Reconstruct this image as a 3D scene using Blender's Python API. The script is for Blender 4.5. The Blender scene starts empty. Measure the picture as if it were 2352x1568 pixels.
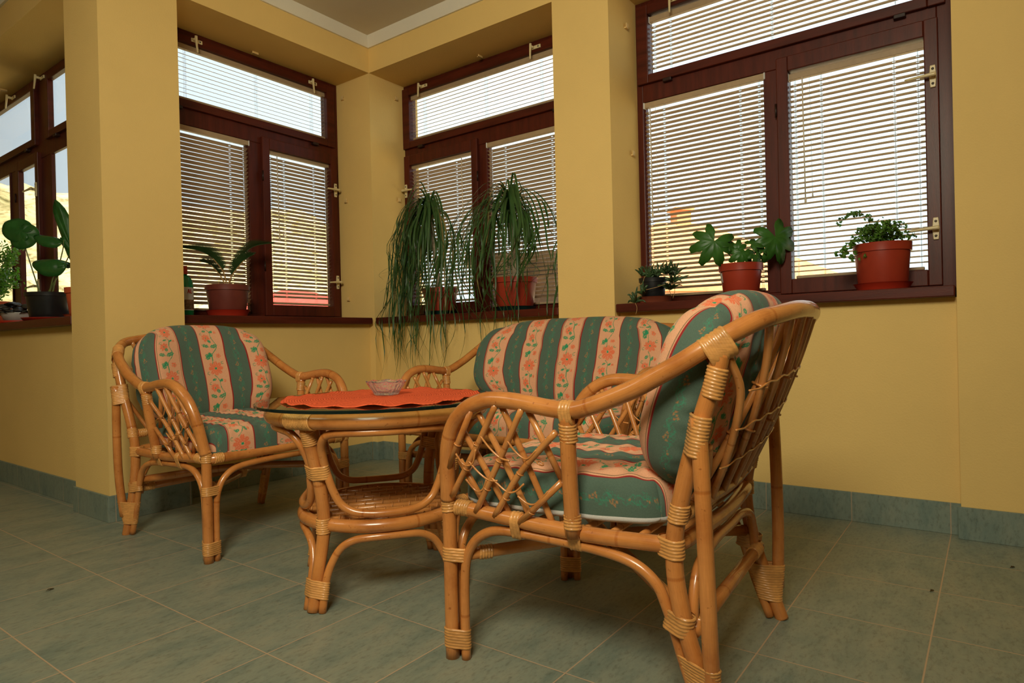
import bpy, math, random
import numpy as np
from mathutils import Vector, Matrix
random.seed(7)
rng = np.random.RandomState(3)
S = bpy.context.scene
COL = S.collection
PI = math.pi

# ------------------------------------------------------------------ camera
CAM_H = 0.77047
yaw, pit, rol = 0.93405, -0.00393, -0.02364
fw = Vector((math.sin(yaw)*math.cos(pit), math.cos(yaw)*math.cos(pit), math.sin(pit)))
rt = Vector((math.cos(yaw), -math.sin(yaw), 0))
up = rt.cross(fw)
r2 = math.cos(rol)*rt + math.sin(rol)*up
u2 = -math.sin(rol)*rt + math.cos(rol)*up
cd = bpy.data.cameras.new('camera')
cd.sensor_fit = 'HORIZONTAL'; cd.sensor_width = 36.0
cd.lens = 1489.53*36/2352
cd.clip_start = 0.05; cd.clip_end = 1000
cam = bpy.data.objects.new('camera', cd); COL.objects.link(cam)
M = Matrix.Identity(4)
for i in range(3):
    M[i][0] = r2[i]; M[i][1] = u2[i]; M[i][2] = -fw[i]
M[0][3], M[1][3], M[2][3] = 0, 0, CAM_H
cam.matrix_world = M
S.camera = cam

# ------------------------------------------------------------------ world, sun, lamps, exposure
S.view_settings.view_transform = 'Standard'
S.view_settings.look = 'None'
S.view_settings.exposure = 0.0
S.view_settings.gamma = 1.0
S.view_settings.use_curve_mapping = False
w = bpy.data.worlds.new('sky'); S.world = w; w.use_nodes = True
nt = w.node_tree; nt.nodes.clear()
out = nt.nodes.new('ShaderNodeOutputWorld'); bg = nt.nodes.new('ShaderNodeBackground')
tc = nt.nodes.new('ShaderNodeTexCoord'); sp = nt.nodes.new('ShaderNodeSeparateXYZ')
mr = nt.nodes.new('ShaderNodeMapRange'); cr = nt.nodes.new('ShaderNodeValToRGB')
nt.links.new(tc.outputs['Generated'], sp.inputs[0])
nt.links.new(sp.outputs['X'], mr.inputs['Value'])
mr.inputs['From Min'].default_value = 0.1; mr.inputs['From Max'].default_value = 0.75
nt.links.new(mr.outputs[0], cr.inputs[0])
cr.color_ramp.elements[0].color = (0.74, 0.82, 0.93, 1)
cr.color_ramp.elements[1].color = (1.35, 1.48, 1.6, 1)
nt.links.new(cr.outputs[0], bg.inputs[0]); bg.inputs[1].default_value = 1.0
nt.links.new(bg.outputs[0], out.inputs[0])

def light(name, kind, loc, target, energy, color, size=1.0, sy=None):
    d = bpy.data.lights.new(name, kind); d.energy = energy; d.color = color
    if kind == 'AREA':
        d.size = size
        if sy: d.shape = 'RECTANGLE'; d.size_y = sy
    if kind == 'SUN': d.angle = math.radians(0.6)
    o = bpy.data.objects.new(name, d); COL.objects.link(o); o.location = loc
    o.rotation_euler = (Vector(target)-Vector(loc)).to_track_quat('-Z', 'Y').to_euler()
    return o
light('sun', 'SUN', (-10, -6, 14), (0, 0, 0), 13.0, (1.0, 0.93, 0.82))
light('room_lamp', 'AREA', (-0.62, 0.10, 2.34), (2.5, 2.05, 1.0), 39, (1.0, 0.93, 0.71), 0.8).data.spread = math.radians(125)
light('fill_lamp', 'AREA', (-1.2, 2.6, 2.60), (-0.6, 2.8, 0), 11, (1.0, 0.90, 0.68), 0.9)  # added weak ambient fill for ceiling and floor, not a fixture of the room

# ------------------------------------------------------------------ materials
def lin(c):
    return tuple(((v/255)/12.92 if v/255 <= 0.04045 else ((v/255+0.055)/1.055)**2.4) for v in c)
def col4(c): return tuple(lin(c))+(1,)
class NM:
    def __init__(s, name):
        s.m = bpy.data.materials.new(name); s.m.use_nodes = True
        s.t = s.m.node_tree; s.p = s.t.nodes['Principled BSDF']
    def n(s, typ, **k):
        x = s.t.nodes.new(typ)
        for a, b in k.items(): setattr(x, a, b)
        return x
    def l(s, a, b): s.t.links.new(a, b)
    def noise(s, scale, detail=3, rough=0.55, vec=None):
        x = s.n('ShaderNodeTexNoise'); x.inputs['Scale'].default_value = scale
        x.inputs['Detail'].default_value = detail; x.inputs['Roughness'].default_value = rough
        if vec is not None: s.l(vec, x.inputs['Vector'])
        return x
    def coord(s, which='Object', scale=None):
        t = s.n('ShaderNodeTexCoord'); o = t.outputs[which]
        if scale:
            mp = s.n('ShaderNodeMapping'); mp.inputs['Scale'].default_value = scale
            s.l(o, mp.inputs[0]); o = mp.outputs[0]
        return o
    def ramp(s, fac, stops):
        r = s.n('ShaderNodeValToRGB'); e = r.color_ramp.elements
        e[0].position, e[0].color = stops[0]; e[1].position, e[1].color = stops[-1]
        for p, c in stops[1:-1]:
            q = e.new(p); q.color = c
        s.l(fac, r.inputs[0]); return r.outputs[0]
    def mix(s, f, a, b, typ='MIX'):
        x = s.n('ShaderNodeMix', data_type='RGBA', blend_type=typ)
        for sock, v in ((x.inputs[0], f), (x.inputs[6], a), (x.inputs[7], b)):
            if hasattr(v, 'type') and hasattr(v, 'is_linked'): s.l(v, sock)
            else: sock.default_value = v
        return x.outputs[2]
    def math(s, op, a, b=None, c=None):
        x = s.n('ShaderNodeMath', operation=op)
        for i, v in enumerate((a, b, c)):
            if v is None: continue
            if hasattr(v, 'is_linked'): s.l(v, x.inputs[i])
            else: x.inputs[i].default_value = v
        return x.outputs[0]
    def bump(s, h, strength=0.3, dist=0.005):
        b = s.n('ShaderNodeBump'); b.inputs['Strength'].default_value = strength
        b.inputs['Distance'].default_value = dist; s.l(h, b.inputs['Height'])
        s.l(b.outputs[0], s.p.inputs['Normal'])
    def base(s, v):
        if hasattr(v, 'is_linked'): s.l(v, s.p.inputs['Base Color'])
        else: s.p.inputs['Base Color'].default_value = v
    def set(s, **k):
        for a, b in k.items(): s.p.inputs[a.replace('_', ' ')].default_value = b
        return s

def simple(name, c, rough=0.5, spec=0.5, metal=0.0, vary=0.12, scale=12, bump=0.0):
    m = NM(name); n = m.noise(scale, 3, vec=m.coord())
    a = lin(c); lo = tuple(x*(1-vary) for x in a)+(1,); hi = tuple(min(1, x*(1+vary)) for x in a)+(1,)
    m.base(m.ramp(n.outputs[0], [(0.3, lo), (0.7, hi)]))
    m.set(Roughness=rough, Metallic=metal); m.p.inputs['Specular IOR Level'].default_value = spec
    if bump: m.bump(n.outputs[0], bump, 0.004)
    return m.m

def wall_mat(name, c):
    m = NM(name); n = m.noise(1.3, 4, 0.6, m.coord('Object'))
    f = m.noise(160, 2, 0.5, m.coord('Object'))
    a = lin(c)
    m.base(m.ramp(n.outputs[0], [(0.3, tuple(x*0.95 for x in a)+(1,)), (0.7, tuple(x*1.04 for x in a)+(1,))]))
    m.set(Roughness=0.85); m.p.inputs['Specular IOR Level'].default_value = 0.2
    m.bump(f.outputs[0], 0.25, 0.003); return m.m
PAINT = wall_mat('ochre_paint', (232, 198, 124))
WHITE = wall_mat('white_paint', (226, 220, 206))
COVE = wall_mat('cove_paint', (240, 236, 220))

TX0, TY0, TS = 0.92443, 3.13413, 1/3
def tile_mat(name, axes, tint=(1, 1, 1)):
    m = NM(name); co = m.coord('Object')
    sp = m.n('ShaderNodeSeparateXYZ'); m.l(co, sp.inputs[0])
    ds = []
    ids = []
    for ax, o in (('X', TX0), ('Y', TY0)):
        v = m.math('DIVIDE', m.math('SUBTRACT', sp.outputs[ax], o-10*TS), TS)
        ids.append(m.math('FLOOR', v))
        if ax not in axes: continue
        f = m.math('FRACT', v)
        ds.append(m.math('MINIMUM', f, m.math('SUBTRACT', 1.0, f)))
    d = ds[0] if len(ds) == 1 else m.math('MINIMUM', ds[0], ds[1])
    g = m.n('ShaderNodeMapRange'); m.l(d, g.inputs[0])
    g.inputs['From Min'].default_value = 0.0035; g.inputs['From Max'].default_value = 0.0075
    cb = m.n('ShaderNodeCombineXYZ'); m.l(ids[0], cb.inputs[0]); m.l(ids[1], cb.inputs[1])
    wn = m.n('ShaderNodeTexWhiteNoise', noise_dimensions='3D'); m.l(cb.outputs[0], wn.inputs[0])
    off = m.n('ShaderNodeVectorMath', operation='MULTIPLY_ADD'); m.l(wn.outputs['Color'], off.inputs[0])
    off.inputs[1].default_value = (9, 9, 9); m.l(co, off.inputs[2])
    mp = m.n('ShaderNodeMapping'); mp.inputs['Scale'].default_value = (1, 2.2, 1); m.l(off.outputs[0], mp.inputs[0])
    n1 = m.noise(6, 6, 0.65, mp.outputs[0]); n2 = m.noise(42, 6, 0.75, mp.outputs[0])
    c1 = m.ramp(n1.outputs[0], [(0.3, col4((116, 130, 117))), (0.52, col4((138, 145, 127))), (0.75, col4((150, 150, 128)))])
    c2 = m.ramp(n2.outputs[0], [(0.33, (0.62, 0.60, 0.58, 1)), (0.48, (0.97, 0.97, 0.97, 1)), (0.75, (1.1, 1.1, 1.08, 1))])
    c = m.mix(0.85, c1, c2, 'MULTIPLY')
    c = m.mix(g.outputs[0], col4((186, 160, 130)), c)
    m.base(m.mix(1.0, c, tuple(tint)+(1,), 'MULTIPLY'))
    m.set(Roughness=0.42); m.p.inputs['Specular IOR Level'].default_value = 0.4
    h = m.math('ADD', m.math('MULTIPLY', g.outputs[0], 0.8), m.math('MULTIPLY', n2.outputs[0], 0.25))
    m.bump(h, 0.35, 0.002)
    return m.m
FLOORM = tile_mat('floor_tile', 'XY')
BASEX = tile_mat('skirting_tile_x', 'X', (.80, .90, .98))
BASEY = tile_mat('skirting_tile_y', 'Y', (.80, .90, .98))

def wood_mat(name, c, axis=(1, 1, 12)):
    m = NM(name); co = m.coord('Object', (18, 18, 18))
    n = m.noise(1.0, 4, 0.6, m.coord('Object', axis)); n2 = m.noise(70, 2, 0.5, m.coord('Object', tuple(a*0.25 for a in axis)))
    a = lin(c)
    m.base(m.ramp(n.outputs[0], [(0.3, tuple(x*0.6 for x in a)+(1,)), (0.55, a+(1,)), (0.8, tuple(x*1.3 for x in a)+(1,))]))
    m.set(Roughness=0.38); m.p.inputs['Specular IOR Level'].default_value = 0.3
    m.bump(n2.outputs[0], 0.12, 0.002); return m.m
MAHOG = wood_mat('mahogany', (84, 31, 18), (30, 30, 3))
MAHOGH = wood_mat('mahogany_rail', (84, 31, 18), (3, 3, 30))

def rattan_mat(name, c, ring=0.41, dark=0.8):
    m = NM(name); tcn = m.n('ShaderNodeTexCoord'); sp = m.n('ShaderNodeSeparateXYZ'); m.l(tcn.outputs['UV'], sp.inputs[0])
    oi = m.n('ShaderNodeObjectInfo')
    v = m.math('FRACT', m.math('ADD', m.math('DIVIDE', sp.outputs[1], ring), oi.outputs['Random']))
    d = m.math('ABSOLUTE', m.math('SUBTRACT', v, 0.5))
    rg = m.n('ShaderNodeMapRange'); m.l(d, rg.inputs[0]); rg.inputs['From Min'].default_value = 0.004; rg.inputs['From Max'].default_value = 0.012
    mp = m.n('ShaderNodeMapping'); mp.inputs['Scale'].default_value = (7, 5, 1); m.l(tcn.outputs['UV'], mp.inputs[0])
    st = m.noise(4, 4, 0.6, mp.outputs[0])
    lo = m.noise(9, 4, 0.6, m.coord('Object'))
    sp2 = m.noise(95, 2, 0.5, m.coord('Object'))
    a = lin(c)
    c1 = m.ramp(lo.outputs[0], [(0.28, (a[0]*0.72, a[1]*0.60, a[2]*0.5, 1)), (0.5, a+(1,)), (0.72, (min(1, a[0]*1.16), a[1]*1.22, a[2]*1.3, 1))])
    c2 = m.ramp(st.outputs[0], [(0.25, (0.8, 0.74, 0.68, 1)), (0.6, (1.03, 1.03, 1.03, 1))])
    cc = m.mix(0.7, c1, c2, 'MULTIPLY')
    c3 = m.ramp(sp2.outputs[0], [(0.24, (0.45, 0.3, 0.2, 1)), (0.33, (1, 1, 1, 1))])
    cc = m.mix(0.6, cc, c3, 'MULTIPLY')
    cc = m.mix(rg.outputs[0], m.mix(1.0, cc, (dark, dark*0.85, dark*0.7, 1), 'MULTIPLY'), cc)
    m.base(cc); m.set(Roughness=0.27); m.p.inputs['Specular IOR Level'].default_value = 0.5
    m.p.inputs['Coat Weight'].default_value = 0.5; m.p.inputs['Coat Roughness'].default_value = 0.12
    m.bump(m.math('ADD', rg.outputs[0], m.math('MULTIPLY', st.outputs[0], 0.4)), 0.15, 0.002)
    return m.m
RATTAN = rattan_mat('rattan_cane', (203, 131, 66))
RATTHIN = rattan_mat('thin_rattan', (206, 137, 72), 0.29)
def binding_mat():
    m = NM('cane_binding'); n = m.noise(14, 3, 0.6, m.coord('Object')); a = lin((226, 162, 90))
    n2 = m.noise(60, 3, 0.6, m.coord('Object', (1, 1, 6)))
    c = m.ramp(n.outputs[0], [(0.3, tuple(x*0.7 for x in a)+(1,)), (0.7, tuple(min(1, x*1.15) for x in a)+(1,))])
    c2 = m.ramp(n2.outputs[0], [(0.35, (0.7, 0.65, 0.6, 1)), (0.6, (1, 1, 1, 1))])
    m.base(m.mix(0.6, c, c2, 'MULTIPLY')); m.set(Roughness=0.34); m.p.inputs['Coat Weight'].default_value = 0.3
    m.p.inputs['Coat Roughness'].default_value = 0.2
    return m.m
BIND = binding_mat()

def fabric_mat():
    m = NM('striped_floral_fabric'); a = m.n('ShaderNodeAttribute'); a.attribute_name = 'weave'
    n = m.noise(420, 2, 0.6, m.coord('Object'))
    c2 = m.ramp(n.outputs[0], [(0.3, (0.86, 0.86, 0.86, 1)), (0.7, (1.08, 1.08, 1.08, 1))])
    m.base(m.mix(0.8, a.outputs['Color'], c2, 'MULTIPLY')); m.set(Roughness=0.85)
    m.p.inputs['Specular IOR Level'].default_value = 0.2
    m.p.inputs['Sheen Weight'].default_value = 0.1
    m.bump(n.outputs[0], 0.25, 0.001); return m.m
FABRIC = fabric_mat()
LINING = simple('white_lining', (214, 216, 210), 0.8, 0.2)
SLAT = simple('blind_slat', (184, 158, 126), 0.42, 0.4, vary=0.03)
RAILM = simple('blind_rail', (172, 148, 116), 0.45, 0.4, vary=0.06, scale=30)
CORD = simple('cord', (205, 195, 180), 0.8, 0.2)
CLEARP = simple('wand_plastic', (220, 205, 180), 0.2, 0.6)
BRASS = simple('cream_lacquered_metal', (222, 206, 158), 0.3, 0.5, vary=0.05)
SCREW = simple('screw_steel', (120, 118, 112), 0.35, 0.5, metal=0.8)
CLIP = simple('cream_clip', (230, 196, 130), 0.5)
DARKMETAL = simple('dark_hinge', (40, 18, 12), 0.4, 0.4)
TERRA = simple('red_plastic_pot', (158, 54, 34), 0.36, 0.5, vary=0.06)
TERRA2 = simple('saucer_red', (178, 50, 30), 0.4, 0.4, vary=0.06)
BROWNPOT = simple('brown_pot', (112, 52, 42), 0.45, 0.4, vary=0.15)
BLACKPOT = simple('black_pot', (26, 28, 30), 0.35, 0.5)
CLAYM = simple('clay_orange', (186, 84, 48), 0.7, 0.3)
TEAL = simple('dark_teal_saucer', (16, 52, 50), 0.35, 0.5)
WHITEP = simple('white_plastic', (205, 205, 200), 0.4)
TRAYB = simple('brown_tray', (132, 66, 44), 0.5)
SOIL = simple('soil', (48, 34, 24), 0.95, 0.1, vary=0.4, scale=60, bump=0.5)
BARK = simple('pale_bark', (176, 160, 136), 0.8, 0.2, vary=0.35, scale=60, bump=0.6)
DRY = simple('dry_leaf_tan', (176, 140, 92), 0.8, 0.2)
GREENB = simple('green_plastic', (14, 128, 72), 0.25, 0.5)
DEADLEAF = simple('dead_leaf_brown', (70, 52, 24), 0.8, 0.2)
def leaf_mat(name, c, var=0.25, transl=0.25, rough=0.4):
    m = NM(name); n = m.noise(22, 3, 0.6, m.coord('Object')); a = lin(c)
    m.base(m.ramp(n.outputs[0], [(0.3, tuple(x*(1-var) for x in a)+(1,)), (0.7, tuple(x*(1+var) for x in a)+(1,))]))
    m.set(Roughness=rough)
    tr = m.n('ShaderNodeBsdfTranslucent'); tr.inputs[0].default_value = (a[0]*1.5, a[1]*1.9, a[2]*0.9, 1)
    mx = m.n('ShaderNodeMixShader'); mx.inputs[0].default_value = transl
    o = m.t.nodes['Material Output']
    m.l(m.p.outputs[0], mx.inputs[1]); m.l(tr.outputs[0], mx.inputs[2]); m.l(mx.outputs[0], o.inputs[0])
    return m.m
PALM = leaf_mat('ponytail_leaf', (62, 92, 48))
PALMD = leaf_mat('ponytail_leaf_old', (138, 124, 76))
CYCAD = leaf_mat('cycad_leaf', (44, 72, 36), transl=0.1)
FATSIA = leaf_mat('fatsia_leaf', (62, 112, 40), transl=0.3)
FERN = leaf_mat('fern_leaf', (92, 134, 48), transl=0.35)
ALOE = leaf_mat('aloe_leaf', (58, 84, 48), transl=0.1)
MONST = leaf_mat('monstera_leaf', (46, 100, 44), transl=0.22, rough=0.25)
DARKLF = leaf_mat('dark_violet_leaf', (58, 52, 44), transl=0.05)
STEMM = leaf_mat('green_stem', (96, 110, 56), transl=0.05)

def glass_mat(name, tint=(0.93, 0.97, 0.95), refl=1.0):
    m = NM(name); m.t.nodes.remove(m.p)
    tr = m.n('ShaderNodeBsdfTransparent'); tr.inputs[0].default_value = tint+(1,)
    gl = m.n('ShaderNodeBsdfGlossy'); gl.inputs['Roughness'].default_value = 0.01
    fr = m.n('ShaderNodeFresnel'); ge = m.n('ShaderNodeNewGeometry')
    m.l(m.math('ADD', 1.5, m.math('MULTIPLY', ge.outputs['Backfacing'], 1/1.5-1.5)), fr.inputs[0])
    mx = m.n('ShaderNodeMixShader'); f = m.math('MULTIPLY', fr.outputs[0], refl)
    m.l(f, mx.inputs[0]); m.l(tr.outputs[0], mx.inputs[1]); m.l(gl.outputs[0], mx.inputs[2])
    m.l(mx.outputs[0], m.t.nodes['Material Output'].inputs[0]); return m.m
PANE = glass_mat('window_glass')
TABLEGLASS = glass_mat('table_glass', (0.86, 0.95, 0.90))
GEDGE = simple('glass_edge_green', (10, 30, 28), 0.1, 0.6)
m = NM('cut_crystal'); m.set(Roughness=0.02, IOR=1.5); m.p.inputs['Transmission Weight'].default_value = 1.0
m.base((1.0, .99, 1.0, 1)); m.set(Roughness=0.03, IOR=1.42)
v_ = m.n('ShaderNodeTexVoronoi'); v_.inputs['Scale'].default_value = 70; m.l(m.coord('Object'), v_.inputs['Vector']); m.bump(v_.outputs[0], .5, .003)
df = m.n('ShaderNodeBsdfDiffuse'); df.inputs[0].default_value = (.9, .87, .88, 1); mx = m.n('ShaderNodeMixShader'); mx.inputs[0].default_value = .07
m.l(m.p.outputs[0], mx.inputs[1]); m.l(df.outputs[0], mx.inputs[2]); m.l(mx.outputs[0], m.t.nodes['Material Output'].inputs[0])
CRYSTAL = m.m
def doily_mat():
    m = NM('crochet_orange'); co = m.coord('Object'); sp = m.n('ShaderNodeSeparateXYZ'); m.l(co, sp.inputs[0])
    vl = m.n('ShaderNodeVectorMath', operation='LENGTH'); m.l(co, vl.inputs[0])
    r = m.math('SINE', m.math('MULTIPLY', vl.outputs['Value'], 2*PI/0.008))
    ang = m.math('ARCTAN2', sp.outputs[1], sp.outputs[0])
    a = m.math('SINE', m.math('MULTIPLY', ang, 150.0))
    h = m.math('MULTIPLY', m.math('ADD', r, 1), m.math('ADD', m.math('MULTIPLY', a, 0.35), 1))
    n = m.noise(40, 3, 0.5, co)
    m.base(m.mix(0.35, col4((246, 104, 62)), m.ramp(h, [(0.1, col4((196, 66, 36))), (0.9, col4((252, 120, 76)))])))
    m.set(Roughness=0.9); m.p.inputs['Specular IOR Level'].default_value = 0.1
    m.bump(m.math('ADD', h, n.outputs[0]), 0.7, 0.002); return m.m
DOILY = doily_mat()
TOPWOOD = simple('table_panel', (170, 132, 84), 0.5, 0.3, vary=0.1)

# ------------------------------------------------------------------ mesh helpers
def mk(name, V, F, mat, parent=None, smooth=True, uv=None, mats=None, mi=None):
    me = bpy.data.meshes.new(name)
    me.from_pydata([tuple(map(float, v)) for v in V], [], [tuple(int(i) for i in f) for f in F])
    if mats:
        for q in mats: me.materials.append(q)
        if mi is not None: me.polygons.foreach_set('material_index', list(mi))
    else: me.materials.append(mat)
    if smooth: me.polygons.foreach_set('use_smooth', [True]*len(me.polygons))
    if uv is not None:
        ul = me.uv_layers.new(name='UVMap'); li = np.zeros(len(me.loops), dtype=np.int32)
        me.loops.foreach_get('vertex_index', li)
        a = np.asarray(uv, dtype=np.float32)[li]; ul.data.foreach_set('uv', a.ravel())
    me.update()
    o = bpy.data.objects.new(name, me); COL.objects.link(o)
    if parent: o.parent = parent
    return o
def thing(name, label, cat, loc=(0, 0, 0), rz=0.0, group=None):
    o = bpy.data.objects.new(name, None); COL.objects.link(o); o.location = loc; o.rotation_euler = (0, 0, rz)
    o.empty_display_size = 0.05
    o['label'] = label; o['category'] = cat
    if group: o['group'] = group
    return o
def tag(o, label, cat, group=None):
    o['label'] = label; o['category'] = cat
    if group: o['group'] = group
    return o
def struct(o, label, cat='structure'):
    o['kind'] = 'structure'; o['label'] = label; o['category'] = cat; return o
class MB:
    def __init__(s): s.V = []; s.F = []; s.U = []; s.hasuv = False
    def add(s, V, F, U=None):
        b = len(s.V); s.V += [tuple(v) for v in V]; s.F += [tuple(i+b for i in f) for f in F]
        s.U += ([tuple(x) for x in U] if U is not None else [(0, 0)]*len(V)); s.hasuv |= U is not None
        return s
    def box(s, x0, x1, y0, y1, z0, z1):
        x0, x1 = sorted((x0, x1)); y0, y1 = sorted((y0, y1)); z0, z1 = sorted((z0, z1))
        V = [(x, y, z) for z in (z0, z1) for (x, y) in ((x0, y0), (x1, y0), (x1, y1), (x0, y1))]
        return s.add(V, [(3, 2, 1, 0), (4, 5, 6, 7), (0, 1, 5, 4), (1, 2, 6, 5), (2, 3, 7, 6), (3, 0, 4, 7)])
    def tube(s, *a, **k): return s.add(*tube(*a, **k))
    def build(s, name, mat, parent=None, smooth=False):
        return mk(name, s.V, s.F, mat, parent, smooth, s.U if s.hasuv else None)
def bevel(o, w=0.003, seg=2):
    b = o.modifiers.new('bevel', 'BEVEL'); b.width = w; b.segments = seg; b.limit_method = 'ANGLE'; return o
def spline(P, n=6):
    P = [np.array(p, float) for p in P]
    if len(P) == 2: return [P[0]+(P[1]-P[0])*t for t in np.linspace(0, 1, 3)]
    Q = [2*P[0]-P[1]]+P+[2*P[-1]-P[-2]]; R = []
    for i in range(1, len(Q)-2):
        a, b, c, d = Q[i-1], Q[i], Q[i+1], Q[i+2]
        for t in np.arange(n)/n:
            R.append(0.5*((2*b)+(c-a)*t+(2*a-5*b+4*c-d)*t*t+(3*b-a-3*c+d)*t**3))
    R.append(P[-1]); return R
def tube(P, r, seg=12, n=6, closed=False, taper=None, smoothed=False):
    C = P if smoothed else spline(P, n); C = [np.array(c, float) for c in C]
    N = len(C); T = []
    for i in range(N):
        if closed: t = C[(i+1) % N]-C[i-1]
        else: t = C[min(i+1, N-1)]-C[max(i-1, 0)]
        T.append(t/(np.linalg.norm(t)+1e-12))
    ref = np.array([0, 0, 1.0]) if abs(T[0][2]) < 0.9 else np.array([1.0, 0, 0])
    nrm = np.cross(T[0], ref); nrm /= np.linalg.norm(nrm)
    V = []; U = []; L = 0
    for i in range(N):
        nrm = nrm-T[i]*(nrm@T[i]); nrm /= np.linalg.norm(nrm)+1e-12
        b = np.cross(T[i], nrm)
        if i: L += np.linalg.norm(C[i]-C[i-1])
        rr = r if taper is None else r*taper(i/(N-1))
        for k in range(seg):
            a = 2*PI*k/seg
            V.append(C[i]+rr*(math.cos(a)*nrm+math.sin(a)*b)); U.append((abs(k/seg-0.5)*2, L))
    F = []
    for i in range(N if closed else N-1):
        j = (i+1) % N
        for k in range(seg):
            q = (k+1) % seg
            F.append((i*seg+k, i*seg+q, j*seg+q, j*seg+k))
    if not closed:
        F.append(tuple(reversed(range(seg)))); F.append(tuple(range((N-1)*seg, N*seg)))
    return V, F, U
def lathe(prof, seg=40, cx=0, cy=0, cz=0, mod=None):
    V = []; F = []
    for (r, z) in prof:
        for k in range(seg):
            a = 2*PI*k/seg; q = r*(mod(a, r, z) if mod else 1)
            V.append((cx+q*math.cos(a), cy+q*math.sin(a), cz+z))
    for i in range(len(prof)-1):
        for k in range(seg):
            j = (k+1) % seg; F.append((i*seg+k, i*seg+j, (i+1)*seg+j, (i+1)*seg+k))
    return V, F
def hull2(P):
    P = sorted(set((round(float(a), 7), round(float(b), 7)) for a, b in P))
    def half(Q):
        h = []
        for p in Q:
            while len(h) > 1 and (h[-1][0]-h[-2][0])*(p[1]-h[-2][1])-(h[-1][1]-h[-2][1])*(p[0]-h[-2][0]) <= 0: h.pop()
            h.append(p)
        return h
    a = half(P); b = half(P[::-1]); return a[:-1]+b[:-1]
def binding(parent, c, axis, L, items, ridge=0.0065, name='binding', mat=None, items2=None):
    """cane wound round a bundle: c = middle, axis = direction, items = [(point, radius)]"""
    c = np.array(c, float); ax = np.array(axis, float); ax /= np.linalg.norm(ax)
    ref = np.array([0, 0, 1.0]) if abs(ax[2]) < 0.8 else np.array([1.0, 0, 0])
    e1 = np.cross(ax, ref); e1 /= np.linalg.norm(e1); e2 = np.cross(ax, e1)
    K = 28; ang = np.linspace(0, 2*PI, K+1)[:-1]
    def outline(items):
        pts = []
        for p, r in items:
            d = np.array(p, float)-c; x, y = d@e1, d@e2
            pts += [(x+r*math.cos(a), y+r*math.sin(a)) for a in np.linspace(0, 2*PI, 24)[:-1]]
        H = np.array(hull2(pts)); cl = np.vstack([H, H[:1]]); seg = np.linalg.norm(np.diff(cl, axis=0), axis=1); cum = np.concatenate([[0], np.cumsum(seg)])
        # start at the direction e1 so both ends line up
        q = np.linspace(0, cum[-1], 8*K+1)[:-1]; X = np.interp(q, cum, cl[:, 0]); Y = np.interp(q, cum, cl[:, 1]); g = np.array([X.mean(), Y.mean()])
        st_ = int(np.argmin(np.abs(np.arctan2(Y-g[1], X-g[0])))); X = np.roll(X, -st_)[::8]; Y = np.roll(Y, -st_)[::8]
        return X, Y, g
    X0_, Y0_, g0_ = outline(items); X1_, Y1_, g1_ = outline(items2) if items2 else (X0_, Y0_, g0_)
    nr = max(2, int(round(L/ridge))); rows = nr*4+1; V = []; F = []
    tx, ty = random.uniform(-.08, .08), random.uniform(-.08, .08)
    for i in range(rows):
        f = i/(rows-1); ph = (i % 4)/4
        off = 0.0007+0.0019*abs(math.sin(PI*ph)); 
        if i in (0, rows-1): off = -0.0012
        X = X0_*(1-f)+X1_*f; Y = Y0_*(1-f)+Y1_*f; g = g0_*(1-f)+g1_*f
        for k in range(K):
            d = np.array([X[k], Y[k]])-g; q = np.linalg.norm(d)+1e-9; d2 = d/q
            wob = 0.0005*math.sin(k*1.7+(i//4)*2.3)
            p = g+d+d2*(off+wob)
            V.append(c+e1*p[0]+e2*p[1]+ax*((f-.5)*L+tx*p[0]+ty*p[1]))
    for i in range(rows-1):
        for k in range(K):
            j = (k+1) % K; F.append((i*K+k, i*K+j, (i+1)*K+j, (i+1)*K+k))
    return mk(name, V, F, mat or BIND, parent, True)

# ------------------------------------------------------------------ room
CX, CY = 2.879, 3.240
ZB, ZC, ZT = 2.527, 2.684, 2.738
SB, ST = 0.888, 0.930
b = MB()
b.box(CX, 3.32, CY, 3.70, 0, 2.9)                 # corner post
b.box(CX, 3.32, -2.6, CY, ZB, 2.9)                # beam
b.box(CX, 3.32, 1.493, 1.820, 0, ZB)              # pier between the windows
b.box(CX, 3.32, -2.6, 0.100, 0, ZB)               # wall right of the last window
b.box(CX+.05, 3.32, 0.100, 1.493, 0, SB); b.box(CX+.05, 3.32, 1.820, CY, 0, SB)
struct(b.build('wall_right', PAINT), 'ochre wall with two windows, pier and beam, behind the sofa', 'wall')
b = MB()
b.box(1.59, CX, CY, 3.70, ZB, 2.9)
b.box(1.59, CX, CY+.05, 3.70, 0, SB)
b.box(1.238, 1.59, 3.150, 3.52, 0, 2.9)
b.box(1.40, 1.60, 3.52, 3.70, 0, 2.9)
struct(b.build('wall_back', PAINT), 'ochre wall and square pillar behind the left armchair', 'wall')
b = MB()
b.box(1.245, 1.64, 3.52, 7.2, ZB, 2.9)
b.box(1.29, 1.64, 3.52, 7.2, 0, SB)
b.box(1.245, 1.64, 6.55, 7.2, SB, ZB)
struct(b.build('wall_left', PAINT), 'ochre wall under the wide window left of the pillar', 'wall')
b = MB(); b.box(-2.4, 1.78, 7.2, 7.35, 0, 2.9)
struct(b.build('wall_end', PAINT), 'ochre end wall of the left wing', 'wall')
b = MB(); b.box(-2.55, -2.4, -2.75, 7.35, 0, 2.9)
struct(b.build('wall_side', PAINT), 'ochre wall left of the camera', 'wall')
b = MB(); b.box(-2.4, 3.42, -2.75, -2.6, 0, 2.9)
struct(b.build('wall_front', PAINT), 'ochre wall behind the camera', 'wall')
b = MB(); b.box(-2.6, 3.42, -2.75, 7.35, -0.12, 0)
struct(b.build('floor', FLOORM), 'grey green ceramic tiled floor with pale joints', 'floor')
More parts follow.
